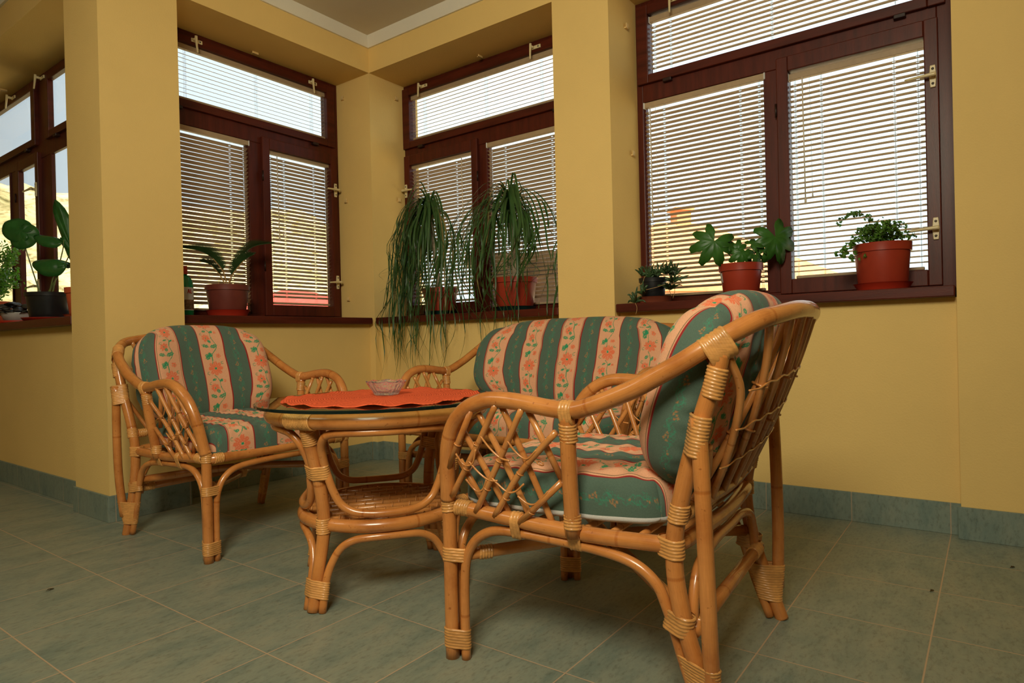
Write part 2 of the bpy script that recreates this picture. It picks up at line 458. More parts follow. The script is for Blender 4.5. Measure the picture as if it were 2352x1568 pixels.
b = MB(); b.box(-2.4, CX, -2.6, CY, ZT, 2.9); b.box(-2.4, 1.245, CY, 7.2, ZT, 2.9)
struct(b.build('ceiling', WHITE), 'plain white ceiling', 'ceiling')
def cove(name, p0, p1, nx, ny, label, m0=0, m1=0):
    (x0, y0), (x1, y1) = p0, p1; d = .055
    dx, dy = x1-x0, y1-y0; L = math.hypot(dx, dy); dx /= L; dy /= L
    V = []
    for (x, y, mm) in ((x0, y0, m0), (x1, y1, m1)):
        V += [(x, y, ZC), (x, y, ZT), (x+nx*d+dx*mm*d, y+ny*d+dy*mm*d, ZT), (x+nx*.012+dx*mm*.012, y+ny*.012+dy*mm*.012, ZC)]
    F = [(0, 1, 2, 3), (7, 6, 5, 4), (0, 3, 7, 4), (3, 2, 6, 7), (2, 1, 5, 6), (1, 0, 4, 5)]
    struct(mk(name, V, F, COVE, None, False), label, 'trim')
cove('trim_1', (1.0, CY), (CX, CY), 0, -1, 'pale cove strip along the ceiling over the left corner beam', 0, -1)
cove('trim_2', (CX, CY), (CX, -2.6), -1, 0, 'pale cove strip along the ceiling over the right beam', 1, 0)
cove('trim_3', (1.245, 7.2), (1.245, 3.25), -1, 0, 'pale cove strip over the left wing windows')
def skirting(name, boxes, mat, label):
    b = MB()
    for q in boxes: b.box(*q)
    struct(bevel(b.build(name, mat), 0.0015, 1), label, 'baseboard')
BH = 0.118
skirting('baseboard_right', [(CX+.04, CX+.05, .10, 1.493, 0, BH), (CX+.04, CX+.05, 1.820, CY+.0, 0, BH), (CX-.010, CX, 1.483, 1.830, 0, BH), (CX-.010, CX, -2.6, .110, 0, BH)], BASEY, 'grey tile skirting along the right wall')
skirting('baseboard_back', [(1.60, CX-.01, CY+.04, CY+.05, 0, BH), (1.228, 1.60, 3.140, 3.150, 0, BH), (CX-.01, CX+.04, CY-.010, CY, 0, BH)], BASEX, 'grey tile skirting around the pillar and back wall')
skirting('baseboard_left', [(1.280, 1.290, 3.53, 7.2, 0, BH), (1.228, 1.238, 3.150, 3.53, 0, BH), (1.59, 1.60, 3.15, 3.28, 0, BH), (CX-.01, CX, CY, CY+.04, 0, BH)], BASEY, 'grey tile skirting along the left wing wall')
def sill(name, q, label):
    b = MB(); b.box(*q); o = bevel(b.build(name, MAHOGH), .005, 2); struct(o, label, 'window sill')
sill('trim_4', (1.592, CX-.022, CY-.005, 3.60, SB, ST), 'dark red wooden window sill behind the left armchair')
sill('trim_5', (CX-.005, 3.22, 1.822, CY-.012, SB, ST), 'dark red wooden window sill under the ponytail palms')
sill('trim_6', (CX-.005, 3.22, .104, 1.486, SB, ST), 'dark red wooden window sill under the three potted plants')
sill('trim_7', (1.236, 1.60, 3.53, 6.54, SB, ST), 'dark red wooden window sill left of the pillar')

# ------------------------------------------------------------------ windows
def handle(parent, x, z, mode, y=-0.022):
    """mode: 'L' lever towards -x, 'R' lever towards +x, 'T' transom"""
    b = MB(); e = 0.008
    if mode in 'LR':
        b.add([(x-.009, y, z-.045), (x+.009, y, z-.045), (x+.013, y, z), (x+.009, y, z+.045), (x-.009, y, z+.045), (x-.013, y, z),
               (x-.009, y-e, z-.045), (x+.009, y-e, z-.045), (x+.013, y-e, z), (x+.009, y-e, z+.045), (x-.009, y-e, z+.045), (x-.013, y-e, z)],
              [(5, 4, 3, 2, 1, 0), (6, 7, 8, 9, 10, 11)]+[(i, (i+1) % 6, 6+(i+1) % 6, 6+i) for i in range(6)])
    else:
        b.box(x, x+.062, y-e, y, z-.010, z+.010)
    h = bevel(b.build('handle_plate', BRASS, parent), .002)
    b = MB(); s = -1 if mode == 'L' else 1
    if mode in 'LR':
        b.tube([(x, y, z), (x, y-.030, z)], .0085, 10)
        b.add(*tube([(x-s*.012, y-.032, z), (x+s*.03, y-.036, z-.002), (x+s*.095, y-.046, z-.008)], .009, 8, taper=lambda t: 1-.45*t))
    else:
        b.tube([(x+.012, y, z), (x+.012, y-.032, z)], .008, 10)
        b.add(*tube([(x+.012, y-.034, z+.014), (x+.012, y-.038, z-.03), (x+.014, y-.044, z-.078)], .008, 8, taper=lambda t: 1-.4*t))
    b.build('handle_lever', BRASS, h, True)
    for px_, pz_ in (((x, z-.03), (x, z+.03)) if mode in 'LR' else ((x+.048, z),)):
        b = MB(); b.tube([(px_, y-e-.0015, pz_), (px_, y-e+.001, pz_)], .005, 10); b.build('screw', SCREW, h, True)
def ring(b, x0, x1, z0, z1, wl, wr, wb, wt, y0, y1):
    b.box(x0, x0+wl, y0, y1, z0, z1); b.box(x1-wr, x1, y0, y1, z0, z1)
    b.box(x0+wl, x1-wr, y0, y1, z0, z0+wb); b.box(x0+wl, x1-wr, y0, y1, z1-wt, z1)
def window(n, loc, rz, W, panes, trans, label, mulls, g0=.040, deep=.048, fd=.055):
    """panes: (x0,x1,kind,handle) glass extents in local x; kind 'fixed' or 'sash'"""
    r = bpy.data.objects.new('window_%d' % n, None); COL.objects.link(r); r.location = loc; r.rotation_euler = (0, 0, rz)
    struct(r, label, 'window')
    b = MB()
    b.box(0, .045, 0, fd, ST, ZB); b.box(W-.060, W, 0, fd, ST, ZB)
    b.box(.045, W-.060, 0, fd, ZB-.035, ZB); b.box(.045, W-.060, 0, fd, ST, .958)
    b.box(.045, W-.060, 0, fd, 2.000, 2.100)
    for (a, c) in mulls: b.box(a, c, 0.002, fd, .958, 2.000)
    for q1, q2 in zip(trans[:-1], trans[1:]): b.box(q1[1]+.03, q2[0]-.03, .002, fd, 2.100, ZB-.035)
    fr = bevel(b.build('frame', MAHOG, r), .003)
    for (x0, x1, kind, hd) in panes:
        if kind == 'fixed':
            g = MB(); g.box(x0-.012, x1+.012, g0, g0+.004, .955, 2.004); g.build('glass_pane', PANE, r)
            s = MB(); ring(s, x0-.014, x1+.014, .955, 2.003, .016, .016, .018, .010, .6*g0-.006, deep); s.build('glazing_bead', MAHOG, r)
        else:
            s = MB(); ring(s, x0-.050, x1+.050, .948, 2.040, .050, .050, .068, .068, -.022, deep)
            so = bevel(s.build('sash', MAHOG, r), .004)
            g = MB(); g.box(x0-.005, x1+.005, g0, g0+.004, 1.010, 1.978); g.build('glass_pane', PANE, so)
            for hz in (1.80, 1.180):
                if hd: handle(so, (x1+.030) if hd == 'L' else (x0-.030), hz, hd)
            for hz in (1.25, 1.80):
                hx = x0-.052 if hd == 'L' else x1+.052
                q = MB(); q.tube([(hx, -.024, hz-.03), (hx, -.024, hz+.03)], .005, 8); q.build('hinge', DARKMETAL, so, True)
    for (x0, x1, hs) in trans:
        s = MB(); ring(s, x0-.062, x1+.062, 2.090, 2.500, .062, .062, .045, .052, -.022, deep)
        so = bevel(s.build('transom_sash', MAHOGH, r), .004)
        g = MB(); g.box(x0-.005, x1+.005, g0, g0+.004, 2.13, 2.452); g.build('glass_pane', PANE, so)
        for hx in hs: handle(so, hx, 2.474, 'T')
        for hx in (x0+.08, x1-.12):
            q = MB(); q.box(hx, hx+.045, -.026, -.0, 2.074, 2.092); bevel(q.build('hinge', DARKMETAL, so), .003)
    return r
XA = 1.60; 
window(1, (XA, 3.57, 0), 0, CX-XA, [(.085, .612, 'fixed', None), (.740, 1.200, 'sash', 'L')], [(.085, 1.180, (.265, 1.035))],
       'dark red wooden window with three blinds behind the left armchair', [(.612, .697)])
window(2, (3.19, CY+.005, 0), -PI/2, CY+.005-1.82, [(.062, .612, 'sash', 'R'), (.726, 1.345, 'fixed', None)], [(.070, 1.350, (.19, 1.10))],
       'dark red wooden window with three blinds behind the ponytail palms', [(.662, .722)])
window(3, (3.19, 1.505, 0), -PI/2, 1.405, [(.050, .656, 'fixed', None), (.770, 1.300, 'sash', 'L')], [(.086, 1.315, (.215, 1.06))],
       'large dark red wooden window above three plants on the right', [(.662, .730)])
WC0 = 6.50
window(4, (1.57, WC0, 0), -PI/2, WC0-3.60, [(.10, 1.04, 'fixed', None), (1.265, 1.565, 'sash', 'L'), (1.80, 2.80, 'fixed', None)],
       [(.10, 1.520, (1.20,)), (1.815, 2.82, (1.72,))],
       'dark red wooden window without blinds, left of the pillar', [(1.045, 1.212), (1.617, 1.795)], .002, .012, .020)

# ------------------------------------------------------------------ blinds
def blind(loc, rz, x0, x1, zt, zb, tilt, label, cords, wand=None, pitch=.0238, sag=0.0):
    """tilt in degrees: positive = outer edge lower"""
    t = thing('venetian_blind', label, 'blind', loc, rz, 'venetian blinds on the windows')
    yc = .016; b = MB()
    b.box(x0-.004, x1+.004, yc-.014, yc+.012, zt-.028, zt); bevel(b.build('headrail', RAILM, t), .002)
    for x in (x0-.008, x1+.002):
        b = MB(); b.box(x, x+.008, yc-.016, yc+.014, zt-.030, zt+.002); bevel(b.build('end_cap', WHITEP, t), .002)
    n = int((zt-.040-zb-.016)/pitch); hw = .0125
    xs = sorted(set([x0]+[c+d for c in cords for d in (-.006, .006)]+[x1]))
    V = []; F = []; prof = (-1, -.22, .22, 1)
    for i in range(n):
        z = zt-.042-(i+.5)*pitch; tt = math.radians(tilt+random.uniform(-1.2, 1.2)+sag*i/n)
        base = len(V); th = .0004
        dz = random.uniform(-.0006, .0006); dz2 = random.uniform(-.0006, .0006)
        for s in (1, -1):
            for x in xs:
                f = (x-x0)/(x1-x0)
                for q in prof:
                    yy = q*hw; zz = .0016*(1-q*q)+s*th/2
                    V.append((x, yc+yy*math.cos(tt)+zz*math.sin(tt), z+dz*(1-f)+dz2*f-yy*math.sin(tt)+zz*math.cos(tt)))
        nx = len(xs); o2 = base+nx*4
        for a in range(nx-1):
            hole = any(abs((xs[a]+xs[a+1])/2-c) < 1e-4 for c in cords)
            for k in range(3):
                if hole and k == 1: continue
                p = base+a*4+k; F.append((p, p+4, p+5, p+1))
                p = o2+a*4+k; F.append((p, p+1, p+5, p+4))
            for k in (0, 3):
                p, q = base+a*4+k, o2+a*4+k
                F.append((p, q, q+4, p+4) if k == 0 else (p, p+4, q+4, q))
    mk('slats', V, F, SLAT, t, False)
    b = MB(); b.box(x0+.012, x1-.012, yc-.011, yc+.011, zb, zb+.013); bevel(b.build('bottom_rail', RAILM, t), .003)
    for c in cords:
        b = MB()
        for dy in (-.0135, .0135): b.tube([(c, yc+dy, zt-.028), (c, yc+dy, zb+.01)], .0005, 5)
        b.tube([(c+.001, yc, zt-.028), (c+.001, yc, zb+.01)], .0005, 5)
        for q in range(int((zt-zb-.05)/pitch)): b.tube([(c, yc-.0135, zt-.044-q*pitch), (c, yc+.0135, zt-.044-q*pitch)], .0004, 4)
        b.build('ladder_cord', CORD, t, True)
    if wand:
        wx, L = wand
        b = MB(); b.tube([(wx, yc-.022, zt-.03), (wx+.004, yc-.024, zt-.03-L)], .0028, 8); b.tube([(wx+.004, yc-.024, zt-.03-L), (wx+.004, yc-.024, zt-.06-L)], .005, 8)
        b.build('tilt_wand', CLEARP, t, True)
        b = MB(); b.tube([(wx+.03, yc-.02, zt-.03), (wx+.034, yc-.021, zt-.03-L*.96)], .0007, 5); b.tube([(wx+.034, yc-.021, zt-.03-L*.96), (wx+.034, yc-.021, zt-.055-L*.96)], .004, 8, taper=lambda t: .5+.5*t)
        b.build('pull_cord', CORD, t, True)
    return t
LA = (XA, 3.57, 0)
blind(LA, 0, .092, 1.196, 2.450, 2.142, -17, 'wide short blind at the top of the window behind the left armchair', (.117, .245, .68, 1.08, 1.172))
blind(LA, 0, .085, .610, 1.998, .972, 33, 'blind in the left pane behind the cycad pot', (.108, .19, .50, .588), None, sag=8)
blind(LA, 0, .742, 1.200, 1.980, 1.022, 25, 'blind in the opening sash nearest the room corner, left of the corner', (.765, .862, 1.085, 1.18), (.80, .50), sag=3)
LB = (3.19, CY+.005, 0)
blind(LB, -PI/2, .068, 1.346, 2.450, 2.148, -16, 'wide short blind above the two ponytail palms', (.09, .19, .72, 1.14, 1.325))
blind(LB, -PI/2, .062, .612, 1.982, 1.024, 34, 'blind in the opening sash behind the left ponytail palm', (.082, .20, .46, .592), (.52, .55), sag=-10)
blind(LB, -PI/2, .726, 1.340, 2.000, .972, 29, 'blind in the pane behind the right ponytail palm', (.75, .86, 1.2, 1.318), None, sag=6)
LD = (3.19, 1.505, 0)
blind(LD, -PI/2, .090, 1.312, 2.440, 2.125, 2, 'wide short blind at the top of the large right window', (.112, .20, .70, 1.20, 1.29))
blind(LD, -PI/2, .052, .656, 1.998, .972, 14, 'blind in the left pane of the large right window', (.074, .155, .545, .634), (.085, .55), sag=12)
blind(LD, -PI/2, .772, 1.298, 1.962, 1.018, 9, 'blind in the sash with two handles behind the fern', (.794, .905, 1.19, 1.276), (.83, .55))

# small hooks on the reveals
def hook(x, y, z, axis, label):
    b = MB()
    if axis == 'x': b.box(x-.014, x, y-.012, y+.012, z-.003, z+.003); b.box(x-.014, x-.011, y-.012, y+.012, z, z+.022)
    elif axis == 'y': b.box(x-.012, x+.012, y-.014, y, z-.003, z+.003); b.box(x-.012, x+.012, y-.014, y-.011, z, z+.022)
    else: b.box(x-.02, x+.02, y-.003, y+.003, z-.014, z); b.box(x-.02, x+.02, y-.003, y+.012, z-.014, z-.011)
    tag(bevel(b.build('wall_hook', CLIP), .001, 1), label, 'hook', 'small cream hooks on the window reveals')
hook(CX, 3.50, 2.414, 'x', 'topmost cream hook on the reveal left of the room corner')
hook(CX, 3.49, 1.719, 'x', 'middle cream hook on the reveal left of the room corner')
hook(CX, 3.488, 1.056, 'x', 'lowest cream hook on the reveal left of the room corner')
hook(3.11, CY, 2.415, 'y', 'upper cream hook on the reveal right of the room corner')
hook(3.115, CY, 1.725, 'y', 'lower cream hook on the reveal right of the room corner')
hook(3.064, 1.493, 2.357, 'y', 'upper cream hook beside the large right window')
hook(3.106, 1.493, 1.711, 'y', 'lower cream hook beside the large right window')
hook(2.242, 3.52, ZB, 'z', 'cream hook under the beam over the left window')
hook(3.136, 2.511, ZB, 'z', 'cream hook under the beam over the ponytail palms')
hook(1.50, 5.30, ZB, 'z', 'cream hook under the beam over the left wing window')

# ------------------------------------------------------------------ floral stripe pattern
C_SAL = np.array(lin((226, 168, 130))); C_GRN = np.array(lin((84, 104, 90))); C_RED = np.array(lin((150, 34, 34)))
C_LIN = np.array(lin((70, 70, 46))); C_FLO = np.array(lin((232, 116, 76))); C_LEAF = np.array(lin((44, 148, 102)))
C_VINE = np.array(lin((62, 138, 108))); C_BERRY = np.array(lin((176, 120, 72)))
def weave(s, t, P=.182, seed=0):
    """stripe colour at cloth position s (across) and t (along), metres"""
    sh = s.shape; P = .182; s = s.ravel()/1.165; t = t.ravel()
    k = np.floor(s/P+.5); x = s-k*P; T = .232; tt = (t+.031*k) % T
    out_ = np.tile(C_SAL, (len(s), 1))
    def put(mask, c, a=1.0): out_[mask] = out_[mask]*(1-a)+c*a
    def flower(cx, cy, R, n=8, ph=0.):
        for oy in (-T, 0, T):
            dx, dy = (x-cx)*1.165, tt-cy-oy; r = np.hypot(dx, dy); a = np.arctan2(dy, dx)+ph
            pet = R*(.58+.42*np.abs(np.cos(a*n/2))**.7); put((r < pet) & (r > pet*.22) & ~((np.abs(np.cos(a*n)) > .975) & (r > pet*.45)), C_FLO, .92)
            put(r < R*.15, C_LEAF)
    def leaf(cx, cy, L, ang, wd=.34, notch=0):
        ca, sa = math.cos(ang), math.sin(ang)
        for oy in (-T, 0, T):
            dx, dy = x-cx, tt-cy-oy; u = (dx*ca+dy*sa)/L; v = (-dx*sa+dy*ca)/L
            m_ = (u > 0) & (u < 1) & (np.abs(v) < wd*np.sin(PI*np.clip(u, 0, 1))**.8*(1-.35*notch*np.abs(np.sin(u*9)))) & (np.abs(v) > .018)
            put(m_, C_LEAF, .95)
    def curve(f, wd, c, a=.9):
        put(np.abs(x-f(tt)) < wd, c, a)
    wv = lambda q: .016*np.sin(2*PI*q/T+.6)+.005*np.sin(6*PI*q/T)
    msk = (tt > .045)
    put((np.abs(x-wv(tt)) < .0014) & msk, C_LEAF, .95)
    flower(0.0, .030, .034); flower(-.018, .090, .012, 5, .5); flower(.014, .175, .020, 7, .3); flower(-.026, .205, .007, 5)
    for a_ in (-.5, .5, 1.55): leaf(.012, .085, .022, a_, .42, 1)
    leaf(.018, .085, .020, 2.4, .4, 1)
    leaf(.006, .130, .034, 2.75, .30, 1); leaf(.008, .132, .032, .35, .30, 1); leaf(.000, .150, .020, 1.2, .3)
    leaf(-.008, .200, .018, 2.2, .3); leaf(.004, .215, .018, -.4, .3)
    # small curls
    for (cx, cy, R) in ((.030, .010, .006), (-.030, .055, .006), (.028, .195, .005)):
        r = np.hypot(x-cx, tt-cy); put((np.abs(r-R) < .0011) & (x > cx-R*.6), C_LEAF, .9)
    ax = np.abs(x)
    put((ax > .0425) & (ax < .0437), C_LIN, .8)
    put(ax > .0468, C_RED)
    g = ax > .0510; put(g, C_GRN)
    xg = np.where(x > 0, x-P/2, x+P/2)
    v1 = .007*np.sin(2*PI*tt/(T/3))+.004*np.sin(2*PI*tt/(T/7)); v2 = -.006*np.sin(2*PI*tt/(T/3)+.9)+.005*np.cos(2*PI*tt/(T/8))
    put(g & ((np.abs(xg-v1) < .0011) | (np.abs(xg-v2) < .0009)), C_VINE, .75)
    h1 = np.sin(xg*900)*np.sin(tt*900+3*np.sin(xg*300)); zone = (np.abs(xg-.004*np.sin(2*PI*tt/(T/3))) < .011) & (np.sin(2*PI*tt/(T/3)+1.2) > .35)
    put(g & zone & (h1 > .25), C_VINE, .6)
    for cy in (.04, .12, .20):
        for (bx, by) in ((0, 0), (.006, .003), (-.006, .004), (.003, .009), (-.003, .010), (0, .016)):
            r = np.hypot(xg-(.004 if cy != .12 else -.004)-bx, tt-cy-by); put(g & (r < .0026), C_BERRY, .75)
    return out_.reshape(sh+(3,))

def grid_faces(nu, nv, off=0, flip=False):
    i = np.arange(nu-1)[:, None]*nv+np.arange(nv-1)[None, :]+off
    q = np.stack([i, i+nv, i+nv+1, i+1], -1).reshape(-1, 4)
    return q[:, ::-1] if flip else q
def cushion(name, label, loc, rz, mid, thick, U, Vv, nu, nv, P=.182, group=None, s0=0., lining=False, cat='cushion'):
    """mid(u,v)->(x,y,z) numpy surface, thick(u,v)->(front, back), normal computed"""
    def even(n, along_u):
        q = np.sin(np.linspace(-1, 1, 4001)*PI/2); z_ = np.zeros_like(q)
        a, c = (q, z_) if along_u else (z_, q)
        a = a[:, None]; c = c[:, None]; Xf = np.stack(mid(a, c), -1)[:, 0]; tf_ = thick(a, c)[0][:, 0]
        d = np.linalg.norm(np.diff(Xf, axis=0), axis=1)+np.abs(np.diff(tf_)); cum = np.concatenate([[0], np.cumsum(d)])
        return np.interp(np.linspace(0, cum[-1], n), cum, q)
    u = even(nu, True); v = even(nv, False)
    UU, VV = np.meshgrid(u, v, indexing='ij')
    X = np.stack(mid(UU, VV), -1)
    du = np.gradient(X, axis=0); dv = np.gradient(X, axis=1); N = np.cross(du, dv); N /= np.linalg.norm(N, axis=2, keepdims=True)+1e-9
    tf, tb = thick(UU, VV)
    A = X+N*tf[..., None]; B = X-N*tb[..., None]
    def arc(G):
        m_ = G[:, nv//2, :]; d = np.concatenate([[0], np.cumsum(np.linalg.norm(np.diff(m_, axis=0), axis=1))]); d -= d[nu//2]
        m2 = G[nu//2, :, :]; e = np.concatenate([[0], np.cumsum(np.linalg.norm(np.diff(m2, axis=0), axis=1))])
        return np.meshgrid(d, e, indexing='ij')
    sa, ta = arc(A); ca = weave(sa+s0, ta, P)
    cb_ = weave(arc(B)[0]+s0, arc(B)[1], P)
    if lining: cb_[:] = lin((214, 216, 210))
    V = np.concatenate([A.reshape(-1, 3), B.reshape(-1, 3)]); C = np.concatenate([ca.reshape(-1, 3), cb_.reshape(-1, 3)])
    F = np.concatenate([grid_faces(nu, nv), grid_faces(nu, nv, nu*nv, True)])
    # weld border of B onto A
    idx = np.arange(nu*nv).reshape(nu, nv); brd = np.zeros((nu, nv), bool); brd[0] = brd[-1] = True; brd[:, 0] = brd[:, -1] = True
    rem = np.arange(2*nu*nv); rem[(idx+nu*nv)[brd]] = idx[brd]; F = rem[F]
    me = bpy.data.meshes.new(name); me.vertices.add(len(V)); me.vertices.foreach_set('co', V.astype(np.float32).ravel())
    nf = len(F); me.loops.add(nf*4); me.loops.foreach_set('vertex_index', F.astype(np.int32).ravel())
    me.polygons.add(nf); me.polygons.foreach_set('loop_start', np.arange(nf, dtype=np.int32)*4)
    me.materials.append(FABRIC); me.update(calc_edges=True); me.polygons.foreach_set('use_smooth', np.ones(nf, bool))
    ca_ = me.color_attributes.new('weave', 'FLOAT_COLOR', 'POINT')
    ca_.data.foreach_set('color', np.concatenate([C, np.ones((len(C), 1))], 1).astype(np.float32).ravel())
    me.validate()
    t = thing(name, label, cat, loc, rz, group)
    o = bpy.data.objects.new('cover', me); COL.objects.link(o); o.parent = t
    return t
SEAM = simple('seam_green', (80, 98, 82), 0.85, 0.2)
def nz(a, b, seed, amp):
    r = np.random.RandomState(seed); z = 0
    for k in range(7):
        fx, fy, p, q = r.uniform(1, 7), r.uniform(1, 6), r.uniform(0, 6.3), r.uniform(0, 6.3)
        z = z+np.sin(fx*a*3+p)*np.cos(fy*b*3+q)/(k+1.5)
    return z*amp
def rounded(UU, VV, n=3.2):
    """square -> superellipse mapping"""
    k = 1/np.maximum(1e-6, (np.abs(UU)**n+np.abs(VV)**n)**(1/n)); m_ = np.maximum(np.abs(UU), np.abs(VV))
    f = np.where(m_ > 1e-6, k*m_, 1); f = 1+(f-1)*m_**2
    return UU*f, VV*f
def back_cushion(label, loc, rz, E=0., seed=1, group=None, s0=0., dens=1.0, zlo=.425, zhi=.862, hw=.292, dx=0.):
    H = (zhi-zlo)/2; zc = (zhi+zlo)/2; W = hw+E
    def mid(U, V):
        a, c = rounded(U, V, 3.6)
        tp = np.where(V > 0, np.sqrt(np.clip(1-(np.abs(V)**5)*.08, 0, 1)), 1-.10*np.abs(V)**2)
        x = a*(W*tp); z = zc+c*H
        ed = np.maximum(0, np.abs(x)-E)/hw
        y = -.520-.34*(z-.43)+.060*ed**2.2+nz(U, V, seed, .0009)
        return x+dx, y, z
    def thick(U, V):
        m_ = np.clip(1-np.abs(U)**12, 0, 1)**.34*np.where(V > 0, np.clip(1-np.abs(V)**5, 0, 1)**.46, np.clip(1-np.abs(V)**3.2, 0, 1)**.62)
        puck = 1+nz(U*2.2, V*2.0, seed+5, .05)
        edge = np.abs(U)**9*np.sin(V*38+seed)*.003*(1-np.abs(V))
        lo = 1+.20*(-V)
        return np.maximum(m_*.070*puck*lo+edge*m_, 0), m_*.082
    return cushion('back_cushion', label, loc, rz, mid, thick, 0, 0, int((300+E*700)*dens), int(230*dens), group=group, s0=s0)
def seat_cushion(label, loc, rz, E=0., seed=1, group=None, s0=0., dens=1.0, lining=False):
    def mid(U, V):
        a, c = rounded(U, V, 6)
        y = -.255+c*.275
        x = a*(.288+E-.02*(c < 0)*np.abs(c)**2)
        z = .388+nz(U, V, seed, .0008)-.003*c
        return x, y, z
    def thick(U, V):
        m_ = np.clip(1-np.abs(U)**14, 0, 1)**.32*np.clip(1-np.abs(V)**16, 0, 1)**.30
        puck = 1+nz(U*2, V*2.4, seed+2, .045)+.05*(1-U*U)*(1-V*V)
        return m_*.092*puck, m_*.020
    return cushion('seat_cushion', label, loc, rz, mid, thick, 0, 0, int((300+E*700)*dens), int(280*dens), group=group, s0=s0, lining=lining)

# ------------------------------------------------------------------ rattan armchair and sofa
RAIL_YZ = [(.012, .385), (.007, .425), (.000, .478), (-.012, .527), (-.036, .574), (-.076, .611), (-.127, .632), (-.178, .636), (-.236, .631), (-.291, .623), (-.344, .619), (-.395, .630), (-.482, .664), (-.527, .688), (-.578, .716), (-.625, .746), (-.667, .772), (-.707, .795)]
def wz(z): return .305+.043*max(0, min(1, (z-.37)/.25))
def rail_pts():
    P = []
    for y, z in RAIL_YZ:
        x = wz(z)
        if y < -.5: x = np.interp(-y, [.5, .578, .625, .667, .707], [.346, .338, .326, .302, .262])
        P.append((x, y, z))
    return P+[(.20, -.730, .806), (.13, -.746, .815), (.06, -.753, .819), (0, -.755, .820)]
def cane_seat(name, label, cat, loc, rz, E=0., group=None):
    t = thing(name, label, cat, loc, rz, group)
    def fx(x): return x+E*max(-1, min(1, x/.2))
    def mp(P, s=1): return [(s*fx(p[0]), p[1], p[2]) for p in P]
    R1, R2, R3 = .0185, .0115, .0075
    half = rail_pts(); full = mp(half, -1)+mp(half[::-1][1:], 1)
    V, F, U = tube(full, .0190, 16, 6); mk('arm_rail', V, F, RATTAN, t, True, U)
    def rod(nm, P, r, par=t, mat=None, seg=12):
        V, F, U = tube(P, r, seg, 6); return mk(nm, V, F, mat or RATTAN, par, True, U)
    sgn = (-1, 1)
    topx = lambda x: np.interp(abs(x), [0, .13, .20, .262, .302, .326], [.755, .746, .730, .707, .667, .625])
    topz = lambda x: np.interp(abs(x), [0, .13, .20, .262, .302, .326], [.820, .815, .806, .795, .772, .746])
    for s in sgn:
        X = lambda x: s*fx(x)
        leg = rod('leg', [(X(.305), .012, .0), (X(.305), .012, .2), (X(.305), .012, .33), (X(.3055), .012, .40)], .0172)
        sb = [(-.022, 0), (-.022, .1), (-.024, .2), (-.036, .258), (-.070, .302), (-.13, .325), (-.24, .326), (-.37, .320), (-.455, .305), (-.505, .272), (-.528, .225), (-.543, .18), (-.568, .10), (-.604, .004)]
        rod('side_brace', [(X(.296), y, z) for y, z in sb], R2)
        post = [(.320, -.650, .733), (.321, -.641, .695), (.319, -.606, .591), (.309, -.573, .482), (.302, -.549, .375), (.302, -.549, .29), (.303, -.566, .20), (.304, -.590, .12), (.306, -.622, .03), (.307, -.632, 0)]
        rleg = rod('leg', mp(post, s), .0178)
        rod('back_strut', [(X(.341), -.612, .615), (X(.341), -.618, .45), (X(.336), -.622, .25), (X(.320), -.622, .08)], .0158)
        rod('arm_post', [(X(.348), -.340, .610), (X(.34), -.337, .52), (X(.314), -.330, .345)], .0172)
        rod('side_rail', [(X(.300), -.015, .368), (X(.302), -.15, .360), (X(.300), -.33, .350), (X(.297), -.50, .352), (X(.290), -.54, .354)], .0172)
        # bindings
        B = lambda c, ax, L, it, par=t, **k: binding(par, c, ax, L, it, **k)
        fb = [((X(.305), .012, 0), .0172), ((X(.296), -.022, 0), R2), ((X(.272), .010, 0), R2)]
        def at(z): return [((p[0], p[1], z), r) for p, r in fb]
        B((X(.295), 0, .050), (0, 0, 1), .048, at(.05), leg)
        B((X(.295), 0, .252), (0, 0, 1), .034, at(.252), leg)
        B((X(.305), .012, .372), (0, 0, 1), .034, [((X(.305), .012, .37), .0172)], leg)
        B((X(.303), -.030, .368), (0, 1, 0), .042, [((X(.301), -.03, .3675), .0172)], leg)
        B((X(.342), -.340, .572), (.12*s, 0, 1), .040, [((X(.3435), -.339, .572), .0172)])
        B((X(.348), -.342, .620), (0, 1, 0), .030, [((X(.348), -.342, .6195), .0190), ((X(.346), -.342, .606), .0172)], ridge=.008)
        B((X(.318), -.331, .378), (0, 0, 1), .034, [((X(.318), -.331, .378), .0172)])
        B((X(.304), -.331, .338), (0, 1, 0), .030, [((X(.301), -.331, .350), .0172), ((X(.296), -.331, .323), R2)], ridge=.008)
        B((X(.300), -.180, .342), (0, 1, 0), .026, [((X(.302), -.18, .3585), .0172), ((X(.296), -.18, .326), R2)], ridge=.008)
        B((X(.322), -.639, .680), (0, -.25, 1), .060, [((X(.322), -.639, .68), .0182)], rleg)
        B((X(.318), -.640, .752), (-.40*s, -.74, .52), .056, [((X(.318), -.640, .755), .0194), ((X(.320), -.644, .733), .0190)], rleg, ridge=.009)
        B((X(.330), -.606, .580), (.02*s, -.2, 1), .080, [((X(.318), -.602, .580), .0180), ((X(.341), -.613, .580), .0160)], rleg)
        B((X(.305), -.559, .422), (0, -.2, 1), .038, [((X(.305), -.559, .42), .0178)], rleg)
        B((X(.300), -.548, .350), (0, 0, 1), .040, [((X(.302), -.548, .35), .0180), ((X(.295), -.53, .352), .0165)], rleg)
        B((X(.300), -.550, .205), (0, -.2, 1), .042, [((X(.303), -.565, .205), .0178), ((X(.296), -.535, .205), R2)], rleg)
        B((X(.305), -.608, .095), (0, 0, 1), .095, [((X(.305), -.615, .05), .0176), ((X(.296), -.587, .05), R2)], rleg,
          items2=[((X(.303), -.584, .14), .0178), ((X(.296), -.556, .14), R2), ((X(.326), -.623, .14), .0155)])
